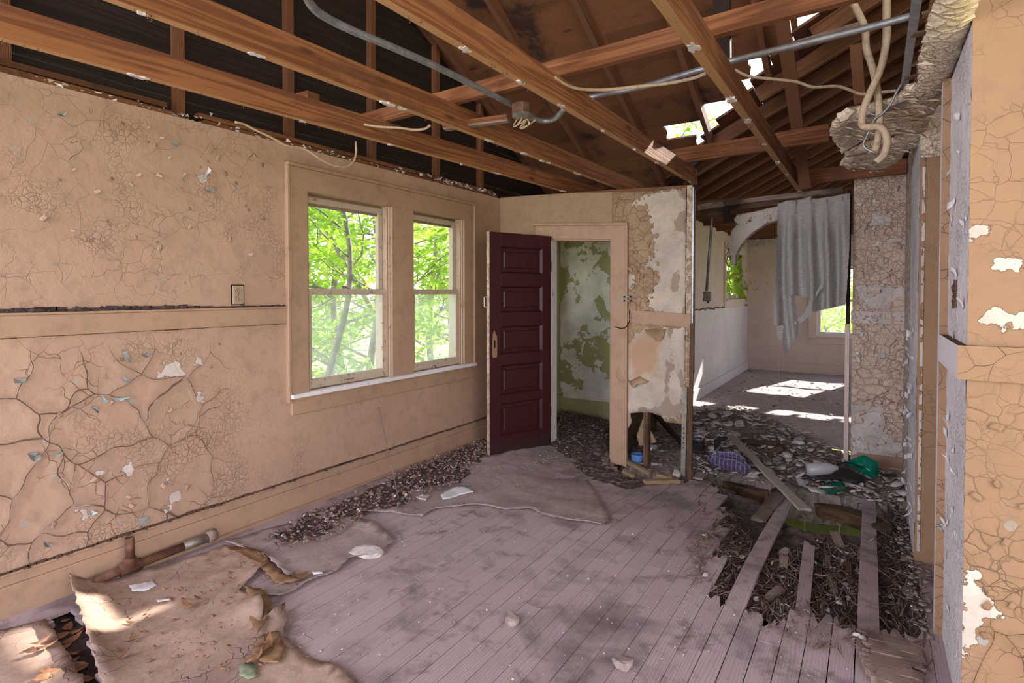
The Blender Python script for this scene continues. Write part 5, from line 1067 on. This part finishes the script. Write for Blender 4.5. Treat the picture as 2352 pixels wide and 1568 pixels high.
# leaves and litter in the near left gap and on the sheet
LEAF = [(-1,0,.15),(-.4,-.5,.0),(.4,-.45,.1),(1,0,.35),(.4,.45,.1),(-.4,.5,.0),(-.3,0,.22),(.4,0,.2)]
LF = [(0,1,6),(1,2,7,6),(2,3,7),(3,4,7),(4,5,6,7),(5,0,6)]
rl = random.Random(17)
for i, (a, b, s_) in enumerate([(155,1440,.05),(140,1460,.05),(165,1470,.055),(150,1485,.045),(172,1500,.05),(185,1530,.055),(160,1520,.05),(200,1560,.05),(150,1425,.04),(175,1450,.04),(430,1395,.045),(455,1380,.04),(300,1480,.035),(270,1500,.035),(285,1515,.035),(310,1470,.03),(95,1480,.05),(110,1490,.05),(75,1500,.045),(100,1560,.06),(115,1550,.05),(690,1330,.045),(700,1322,.04),(672,1325,.04),(600,1500,.06),(615,1485,.055),(590,1515,.05),(575,1520,.04),(300,1435,.03)]):
    inh = i < 10; p = F(a, b, .012) if not inh else F(a, b, -.05)
    s_ *= .75; v = [(x*s_, y*s_*rl.uniform(.7, 1.1), z*s_*rl.uniform(.6, 2)) for x, y, z in LEAF]; M = Matrix.Translation(p+Vector((0, 0, .0 if inh else .012))) @ Matrix.Rotation(rl.uniform(0, 6.3), 4, 'Z') @ Matrix.Rotation(rl.uniform(-.4, .4), 4, 'X')
    o = obj('dry_leaf', v, LF, M_leafdry, None, True, M)
    tag(o, 'curled brown dry leaf in the gap between linoleum sheets' if inh else 'curled brown dry leaf lying on torn linoleum', 'leaf', 'dry leaves in the floor gap' if inh else 'dry leaves on the linoleum')
gb = obj('gap_backing', [(-3.4, -.6, -.058), (-2.0, -.6, -.058), (-2.0, 1.9, -.058), (-3.4, 1.9, -.058)], [(0,1,2,3)], M_soil, floor)
# --- finds on the rubble bank
def standsheet(name, pix, Y, mat, bulge=.0, cr=.0, step=.014, thick=0, seed=1, fs=20):
    pl = [(onY(a, b, Y).x, onY(a, b, Y).z) for a, b in pix][::-1]
    A = np.array(pl)
    if sum((A[i][0]*A[(i+1) % len(A)][1]-A[(i+1) % len(A)][0]*A[i][1]) for i in range(len(A))) < 0: pl = pl[::-1]
    return sheet(name, pl, lambda u, v, d: (u, Y-bulge*(1-math.exp(-d/.04))-cr*nz(u, v, seed, fs)-cr*.5*nz(u, v, seed, fs*2.6), v), step, mat, None, thick, .003, seed=seed)
def plastic(name, c, tr=.5):
    g = G_(name, .25); g.b.inputs[0].default_value = (*c, 1); T = g.n('BsdfTranslucent', {'Color': (*c, 1)}); mx = g.n('MixShader', {0: tr}); g.t.links.new(g.b.outputs[0], mx.inputs[1]); g.t.links.new(T.outputs[0], mx.inputs[2]); g.t.links.new(mx.outputs[0], g.out.inputs[0]); g.b.inputs['Specular IOR Level'].default_value = .5; return g.m
M_gbag = plastic('green_plastic', (.005, .30, .20)); M_clear = plastic('milky_plastic', (.55, .55, .60), .3); M_blue = plain('blue_paper', (.10, .25, .60), .6, n_=(8, .3)); M_black = plain('black_cloth', (.018, .016, .022), .9); M_sole = plain('charcoal_foam', (.045, .042, .05), .85, n_=(60, .4))
M_plaid = cloth('purple_plaid_cloth', (.085, .065, .13), .0, (.06, .045, .10), plaid=(.40, .38, .55))
bg1 = empty('plastic_bag', onY(1975, 1090, 5.45), 'crumpled shiny green plastic bag against narrow wall baseboard', 'bag')
child(standsheet('bag_front', [(1938,1064),(1960,1052),(1985,1044),(2000,1052),(2015,1060),(2018,1080),(2014,1098),(1998,1096),(1985,1086),(1965,1078)], 5.42, M_gbag, .07, .025), bg1); child(standsheet('bag_back', [(1938,1064),(1960,1052),(1985,1044),(2000,1052),(2015,1060),(2018,1080),(2014,1098),(1998,1096),(1985,1086),(1965,1078)], 5.46, M_gbag, -.03, .015), bg1)
child(MB().tube(smoothpath([onY(a, b, 5.32) for a, b in ((1922,1067),(1945,1062),(1968,1070),(1982,1074))]), .008, 5).o('dark_band', M_black, None, True), bg1)
bg2 = slab_('plastic_bag', 'flat torn green plastic bag scrap at edge of floor gap', [(1880,1126),(1895,1118),(1915,1116),(1935,1122),(1950,1130),(1925,1138),(1900,1146),(1888,1136)], .002, M_gbag, 'bag', curl=.03, lift=.035)
btl = onY(1900, 1085, 5.05); bt = empty('plastic_bottle', btl, 'milky white flattened plastic bottle behind the charcoal sole', 'bottle')
pa, pb = onY(1852, 1078, 5.15), onY(1925, 1074, 5.2)
child(MB().tube([pa, pa.lerp(pb, .08), pa.lerp(pb, .5), pa.lerp(pb, .75), pa.lerp(pb, .92), pb], [.03, .05, .052, .045, .02, .018], 12).o('bottle_body', M_clear, None, True), bt)
slab_('shoe_sole', 'charcoal foam shoe sole lying on rubble', [(1867,1098),(1874,1084),(1890,1077),(1908,1077),(1925,1085),(1945,1087),(1968,1092),(1984,1104),(1984,1116),(1968,1124),(1948,1121),(1928,1111),(1905,1112),(1885,1110)], .022, M_sole, 'sole', curl=.004, lift=.05)
slab_('green_foil', 'dark green folded foil wrapper with white edge by lath', [(1815,1098),(1835,1100),(1850,1115),(1862,1130),(1900,1142),(1895,1150),(1862,1140),(1845,1128),(1832,1112)], .003, plain('foil_white', (.55, .58, .62), .3), 'wrapper', curl=.03, lift=.03)
pc = empty('plaid_cloth', onY(1680, 1090, 5.12), 'purple plaid cloth bunched over rubble behind rotten beam', 'cloth')
child(standsheet('folded_cloth', [(1625,1048),(1640,1040),(1660,1042),(1688,1048),(1712,1058),(1724,1072),(1718,1092),(1695,1084),(1665,1080),(1640,1070),(1628,1058)], 5.08, M_plaid, .08, .02, fs=14), pc)
child(standsheet('rolled_hem', [(1630,1046),(1650,1036),(1680,1036),(1705,1046),(1714,1056),(1690,1052),(1660,1046),(1640,1050)], 5.05, M_plaid, .05, .01), pc)
cb = onY(1462, 1070, 4.98); bc = empty('paper_cup', cb, 'crushed sky blue paper cup inside broken partition foot', 'cup')
ax = Vector((.12, -.1, 1)).normalized(); m = MB(); hh = .155; m.lathe([(.050, 0), (.056, hh*.5), (.062, hh), (.059, hh), (.052, hh*.5), (.046, .005), (0, .005)], cb-Vector((0, 0, .03)), 14, (1,0,0), (0,1,0), ax); child(m.o('cup', M_blue, None, True), bc)
tag(standsheet('torn_cloth', [(1474,1038),(1482,1040),(1490,1052),(1488,1058),(1478,1052)], 4.98, M_black, .02, .01), 'small dark blue rag tucked behind blue cup', 'rag')
tag(standsheet('black_sock', [(1640,1012),(1648,1003),(1662,1002),(1668,1008),(1655,1015),(1648,1030),(1640,1032)], 5.25, M_black, .05, .02, thick=.01), 'black crumpled sock on rubble beside lath end', 'sock')
sh = empty('shoe', S(1590, 1030), 'dark shoe lying on its side behind the uprights', 'shoe'); c = S(1592, 1030, .05)
child(MB().tube([c+Vector((-.12, 0, 0)), c+Vector((-.10, 0, 0)), c+Vector((0, 0, .01)), c+Vector((.09, 0, 0)), c+Vector((.11, 0, -.01))], [.02, .045, .05, .05, .02], 12).o('upper', M_black, None, True), sh)
child(MB().tube([c+Vector((-.13, -.02, -.03)), c+Vector((0, -.02, -.035)), c+Vector((.12, -.02, -.035))], [.018, .03, .02], 8).o('sole', M_sole, None, True), sh)
lath = board('splintered_lath', S(1672, 1014, .09), onZ(1852, 1170, -.02), .07, .02, wood('pale_lath', (.40, .34, .30), (.58, .51, .47), stain=(.1, .07, .05), sta=.56), None, segs=8, cols=3, rag=(.08, .03), wob=.012); tag(lath, 'long pale splintered lath lying diagonally across the floor gap', 'lath')
tag(board('wood_block', S(1765, 1035, .03), S(1800, 1042, .1), .12, .05, M_rot, None, cols=3, rag=(.01, .03)), 'brown broken wood block on rubble bank', 'block')
tag(board('charred_log', S(1700, 1010, .05), S(1790, 1020, .05), .06, .05, M_rot, None, segs=5, cols=3, rag=(.05, .05), wob=.02), 'dark rotten timber half buried in rubble bank', 'timber')
tag(board('loose_board', F(1742, 1192, -.02), F(1792, 1128, .03), .10, .022, M_grey, None, segs=4, cols=4, rag=(.03, .05), wob=.004), 'loose broken floor board tilted at hole edge', 'board')
o = cable('black_strap', 'black strap wrapped around end of loose floor board', [F(1772, 1128, .05), F(1785, 1122, .07), F(1798, 1132, .05)], .014, M_black, 'strap')
slab_('plaster_slab', 'triangular plaster slab leaning inside broken partition foot', [(1459,1000),(1459,1002),(1460,1001)], .01, M_chip, 'slab') if False else None
tag(standsheet('plaster_slab', [(1462,1000),(1478,956),(1492,985),(1508,1015),(1484,1020),(1468,1024)], 4.98, M_part, 0, .004, .02, .015), 'triangular plaster slab leaning inside broken partition foot', 'slab')
tag(board('fallen_stud', S(1468, 960, .28), S(1580, 1032, .02), .05, .03, M_dark, None, segs=3), 'dark fallen timber leaning behind broken partition foot', 'timber')
for i, (a, b, c_, d, w_) in enumerate(((1425,1048,1500,1085,.045), (1500,1085,1545,1095,.03), (1480,1102,1560,1100,.05), (1428,1075,1460,1092,.04))):
    tag(board('splintered_sill', F(a, b, .045), F(c_, d, .03), w_, .03, wood('splinter_sill%d' % i, (.28, .19, .11), (.42, .30, .19)) if i == 0 else bpy.data.materials['splinter_sill0'], None, segs=4, cols=3, rag=(.04, .05), wob=.008), ('long splintered floor plate running from door casing foot', 'short splintered piece continuing the floor plate', 'flat pale splinter below the uprights', 'stubby splinter at foot of door casing')[i], 'splinter')
for i, (a, b, s_, lab) in enumerate(((1555,1092,.06,'flat grey plaster piece at foot of steel stud'), (1785,1058,.05,'oblong pale plaster piece left of green bags'), (1812,1055,.045,'upright pale plaster shard near plastic bottle'), (1760,1062,.04,'pale plaster lump beside diagonal lath'), (1700,1065,.05,'pale plaster lump above plaid cloth'), (1995,1130,.06,'long pale plaster piece right of charcoal sole'), (2005,1085,.04,'pinkish plaster lump under green bag'), (1640,950,.07,'plaster slab on far edge of rubble bank'), (1600,1055,.05,'white plaster shard between uprights and plaid cloth'), (1800,1272,.045,'pale grey plaster lump between surviving boards'), (1655,1175,.05,'broken board stub at hole edge'), (1508,1070,.06,'white curved shard under broken partition'), (2042,1108,.035,'yellowish sponge lump by right wall foot'))):
    lump('plaster_lump', lab, (a, b), (s_, s_*.6, s_*.35), plain('sponge_yellow', (.42, .36, .14)) if 'sponge' in lab else M_chip if i % 2 == 0 else M_chip2, 'lump', dz=.01)
lump('crumpled_rag', 'crumpled grey rag behind triangular plaster slab', (1500, 1030), (.07, .05, .05), M_galv, 'rag', dz=.02)
rbk = random.Random(77)
for i in range(16):
    a, b_ = rbk.choice([(1690,1240),(1720,1290),(1800,1310),(1830,1360),(1900,1300),(1920,1380),(1950,1330),(1980,1290),(1760,1380),(1880,1250),(2085,1300),(2090,1380),(1700,1350),(1640,1270),(1930,1260),(2080,1240)][i:i+1]); L = rbk.uniform(.10, .26); p_ = S(a, b_, .02); an = 1.57+rbk.gauss(0, .22); q_ = p_+Vector((math.cos(an)*L, math.sin(an)*L, rbk.uniform(-.02, .03)))
    tag(board('board_fragment', p_, q_, rbk.uniform(.025, .06), .014, M_grey if i % 3 else M_rot, None, segs=3, cols=3, rag=(.05, .05), wob=.006), 'split grey fragment of rotten floor board lying in the floor gap', 'fragment', 'board fragments in the floor gap')
lump('cut_log', 'dark broken timber end at right side of hole', (2025, 1215), (.09, .07, .05), M_rot, 'timber', dz=-.02)
# curled paint flakes standing off the walls
def flakes(n, region, place, mat, parent, s0, s1, seed):
    rz = random.Random(seed)
    for _ in range(n):
        u, v = rz.uniform(*region[0]), rz.uniform(*region[1]); s_ = rz.uniform(s0, s1); an = rz.uniform(0, 6.3); V = []; cu = rz.uniform(.25, .7)
        jj = [[rz.uniform(-.18, .18) for _ in range(2)] for _ in range(16)]
        for i in range(4):
            for j in range(4):
                x, y = (i/3-.5+jj[i*4+j][0]*.6)*s_, (j/3-.5+jj[i*4+j][1]*.6)*s_*.7; V.append(place(u+x*math.cos(an)-y*math.sin(an), v+x*math.sin(an)+y*math.cos(an), .0015+cu*s_*(i/3)**2))
        o = obj('paint_flake', V, [(i*4+j, i*4+j+1, i*4+j+5, i*4+j+4) for i in range(3) for j in range(3)], mat, parent, True)
        m_ = o.modifiers.new('s', 'SOLIDIFY'); m_.thickness = .0012; setattr_(o, 'peel', [-1]*16); setattr_(o, 'crk', [.1]*16)
flakes(70, ((XPa+.02, XPb-.02), (.05, 2.4)), lambda u, v, d: (u, YB-.006-d, v), M_pil, wp, .025, .07, 1)
flakes(14, ((XPa+.02, XPb-.02), (.05, 2.4)), lambda u, v, d: (u, YB-.006-d, v), M_white, wp, .02, .05, 9)
flakes(40, ((-1.86, -1.6), (1.35, 2.1)), lambda u, v, d: (u, YP-.005-d, v-psag(u)), M_part, wall_part, .015, .045, 2)
flakes(45, ((1.0, 2.2), (1.7, 2.4)), lambda u, v, d: (XL+.007+d, u, v), M_wallL, wall_left, .012, .035, 3)
flakes(30, ((.4, 2.0), (.3, 1.25)), lambda u, v, d: (XL+.007+d, u, v), M_wallL, wall_left, .012, .03, 4)
flakes(60, ((YW+.1, YB-.1), (.0, 1.3)), lambda u, v, d: (XW+(XPb-XW)*(u-YW)/(YB-YW)-.006-d, u, v), M_white, wr_, .02, .06, 5)
flakes(26, ((YN+.03, YJ-.03), (-.1, 2.2)), lambda u, v, d: (XN-.005-d*.7, u, v), M_wtrim, wn_, .015, .045, 6)
flakes(9, ((XN+.02, XN+.15), (.2, 1.1)), lambda u, v, d: (u, YN-.005-d*.6, v), M_right, wn_, .015, .035, 7)
hq = onX(2192, 672, XN-.006); m = MB(); rz = random.Random(4)
for i in range(14): c = hq+Vector((0, rz.uniform(-.018, .018), rz.uniform(-.05, .045))); m.bar(c, c+Vector((-.004, rz.uniform(-.012, .012), rz.uniform(-.03, .03))), .006, .007)
m.box((XN-.0075, hq.y-.02, hq.z-.055), (XN-.001, hq.y+.014, hq.z+.05)); m.o('broken_strike_mortise', M_rot, wn_)
# broken dark strips laid along the rail and baseboard edges
def gapline(nm, y0, y1, zf_, th, dx, seed, mat=M_soil):
    rz = random.Random(seed); m = MB(); y = y0
    while y < y1:
        L = rz.uniform(.03, .09); t = th(y)*rz.uniform(.4, 1.3); m.bar((XL+dx, y, zf_+rz.uniform(-.002, .002)), (XL+dx, y+L, zf_+rz.uniform(-.002, .002)), .008, t); y += L*.9
    m.o(nm, mat, wall_left)['kind'] = 'stuff'
gapline('rail_dark_strip', -.5, wc0, 1.402, lambda y: .034 if y < 1.75 else .012, .003, 1)
gapline('baseboard_dark_strip', -.5, YP, .204, lambda y: .010+.006*abs(math.sin(y*3)), .005, 2, M_rot)
gapline('rail_dark_strip', -.2, wc0, 1.281, lambda y: .004, .001, 3, M_rot)
# ============================================================ OUTSIDE: TREES AND VINES
LT = [(-1,0,0),(-.55,-.42,.05),(.1,-.5,.08),(.65,-.25,.03),(1.1,0,-.12),(.65,.25,.03),(.1,.5,.08),(-.55,.42,.05),(0,0,-.05)]
LTF = [(0,1,2,8),(8,2,3,4),(8,4,5,6),(0,8,6,7)]
LS = [(-1,0,0),(0,-.5,.1),(1,0,-.05),(0,.5,.1)]; LSF = [(0,1,2),(0,2,3)]
BG = ['yellow-green tree far behind slender grey trunk', 'dappled tree in middle row outside left sash', 'yellow-green tree behind the slanting grey tree', 'deep green tree at rear between both sashes', 'bushy yellow-green tree seen through right sash', 'tall dappled tree at rear of right sash view', 'dappled tree beyond low branching tree', 'tall yellow-green tree in farthest row', 'deep green tree farthest to the right outside', 'short yellow-green tree close behind right sash']
def tree(name, label, base, H, r0, lean, nb, nl, ls, mat, seed, group=None, zmin=.15, big=False, spread=1.0, twigs=5):
    rt = random.Random(seed); base = Vector(base); root = empty(name, base, label, 'tree', group); n = 9
    tr = [base+Vector((lean[0]*(i/n)**1.3*H+.10*math.sin(i*1.1+seed), lean[1]*(i/n)**1.3*H+.10*math.cos(i*.9+seed), H*i/n)) for i in range(n+1)]
    m = MB(); m.tube(smoothpath(tr, 3), [r0*(1-.75*i/(n*3)) for i in range(n*3+1)], 9); child(m.o('trunk', M_bark, None, True), root)
    tips = []; m = MB()
    for b in range(nb):
        t = zmin+(1-zmin)*(b+rt.random())/nb; i = min(n-1, int(t*n)); p = tr[i].lerp(tr[i+1], t*n-i); an = rt.uniform(0, 6.28); L = (1.15-t*.6)*H*.32*rt.uniform(.7, 1.2)*spread
        d = Vector((math.cos(an), math.sin(an), rt.uniform(.15, .7))).normalized(); pts = [p]
        for k in range(5): d = (d+Vector((rt.gauss(0, .16), rt.gauss(0, .16), rt.gauss(0, .1)-.03))).normalized(); pts.append(pts[-1]+d*L/5)
        rb_ = r0*(1-.7*t)*.45; m.tube(pts, [rb_*(1-.16*k) for k in range(6)], 5, False)
        for tw in range(twigs):
            q = pts[rt.randint(1, 5)]; d2 = (d+Vector((rt.gauss(0, .8), rt.gauss(0, .8), rt.gauss(0, .4)))).normalized(); L2 = L*rt.uniform(.25, .5); e = q+d2*L2; mid = q.lerp(e, .5)+Vector((0, 0, .04)); m.tube([q, mid, e], [rb_*.35, rb_*.25, rb_*.1], 4, False); tips += [(q, mid), (mid, e), (q, e)]
    child(m.o('branches', M_bark, None, True), root)
    rn = np.random.RandomState(seed); cs, Ms = [], []
    for i in range(nl):
        a, b = tips[rn.randint(len(tips))]; c = a.lerp(b, rn.rand()); s_ = ls*(.6+.7*rn.rand()); c = c+Vector(rn.normal(0, ls*1.3, 3))
        R = Matrix.Rotation(rn.rand()*6.28, 3, 'Z') @ Matrix.Rotation(rn.normal(0, .55), 3, 'X') @ Matrix.Rotation(rn.normal(.25, .5), 3, 'Y'); cs.append(tuple(c)); Ms.append(np.array(R)*s_)
    o = bulkmesh('foliage', LT if big else LS, LTF if big else LSF, cs, np.array(Ms), mat); child(o, root); o['kind'] = 'stuff'; return root
tree('slender_tree', 'slender grey tree with broad bright leaves close outside left window', (-6.6, 6.15, -1.3), 7.0, .075, (-.02, .0), 16, 2600, .07, M_leafN, 3, big=True)
tree('slender_tree', 'leaning grey tree slanting up leftward outside left window', (-6.0, 6.6, -1.3), 6.5, .06, (-.25, -.32), 12, 1600, .065, M_leafN, 5, big=True)
tree('slender_tree', 'low branching tree at left edge of left window', (-5.4, 4.3, -1.3), 5.0, .06, (.02, .05), 13, 1300, .06, M_leafN, 8, big=True)
tree('slender_tree', 'crooked tree leaning across right half of double window', (-6.4, 8.6, -1.3), 6.5, .06, (-.05, .28), 14, 2600, .05, M_leafD, 9, big=True)
bgt = [(-9.5,8,7.5,0),(-10,11.5,8,1),(-11.5,14.5,8.5,0),(-13.5,11,9,2),(-9.0,14.0,7,0),(-14,17,10,1),(-9.5,6.2,6.5,1),(-16,13,10,0),(-12,20,9,2),(-8.2,10.4,5.2,0)]
for i, (x, y, h, k) in enumerate(bgt):
    tree('background_tree', BG[i], (x, y, -1.3), h, .10, (random.uniform(-.06, .06), random.uniform(-.06, .06)), 18, 2800, .085, (M_leafF, M_leafN, M_leafD)[k], 20+i, 'trees outside the double window', spread=1.25, twigs=6)
tree('garden_tree', 'tree rising past the roof hole behind closet', (-3.4, 9.4, -1.3), 7.0, .07, (.03, .0), 14, 2600, .06, M_leafN, 41, big=True)
tree('garden_tree', 'leafy tree outside small far left window', (-4.2, 17.0, -1.3), 7.0, .1, (0, .02), 16, 4000, .09, M_leafN, 42)
for i, (x, y) in enumerate(((-1.8, 17.5), (.8, 19.0), (-.3, 22.0))): tree('garden_tree', ('yellow-green tree left behind far end window', 'yellow-green tree right behind far end window', 'distant tree centred behind far end window')[i], (x, y, -1.3), 5.5, .1, (0, 0), 14, 3200, .09, M_leafF, 45+i)
for i, (x, y) in enumerate(((-.9, 15.2), (-.3, 16.6), (-1.6, 17.0))): tree('garden_bush', ('low yellow-green bush just outside far end window', 'bush behind right part of far end window', 'bush behind left part of far end window')[i], (x, y, -1.3), 3.2, .05, (0, 0), 14, 2600, .07, M_leafF, 60+i, zmin=.02, spread=1.8)
# vine crowding the small window
vr = empty('vine', (XFL+.02, 10.3, 1.4), 'bright green vine pushing in through small far left window', 'vine'); rv = random.Random(8); m = MB(); cs, Ms = [], []
for i in range(14):
    y0 = rv.uniform(fw0+.05, fw1-.05); pts = [Vector((XFL-.15, y0, 2.25-rv.random()*.3))]
    for k in range(7): pts.append(pts[-1]+Vector((rv.uniform(-.01, .045), rv.uniform(-.06, .06), -rv.uniform(.05, .14))))
    m.tube(pts, .004, 4, False)
    for k in range(26):
        j = rv.randint(0, 6); c = pts[j].lerp(pts[j+1], rv.random())+Vector((rv.uniform(-.05, .09), rv.gauss(0, .05), rv.gauss(0, .03))); s_ = rv.uniform(.03, .065); cs.append(tuple(c))
        Ms.append(np.array(Matrix.Rotation(rv.uniform(0, 6.3), 3, 'Z') @ Matrix.Rotation(rv.uniform(-.6, .6), 3, 'X') @ Matrix.Rotation(rv.uniform(.3, 1.5), 3, 'Y'))*s_)
child(m.o('stem', M_bark), vr); o = child(bulkmesh('leaves', LT, LTF, cs, np.array(Ms), M_leafN), vr); o['kind'] = 'stuff'
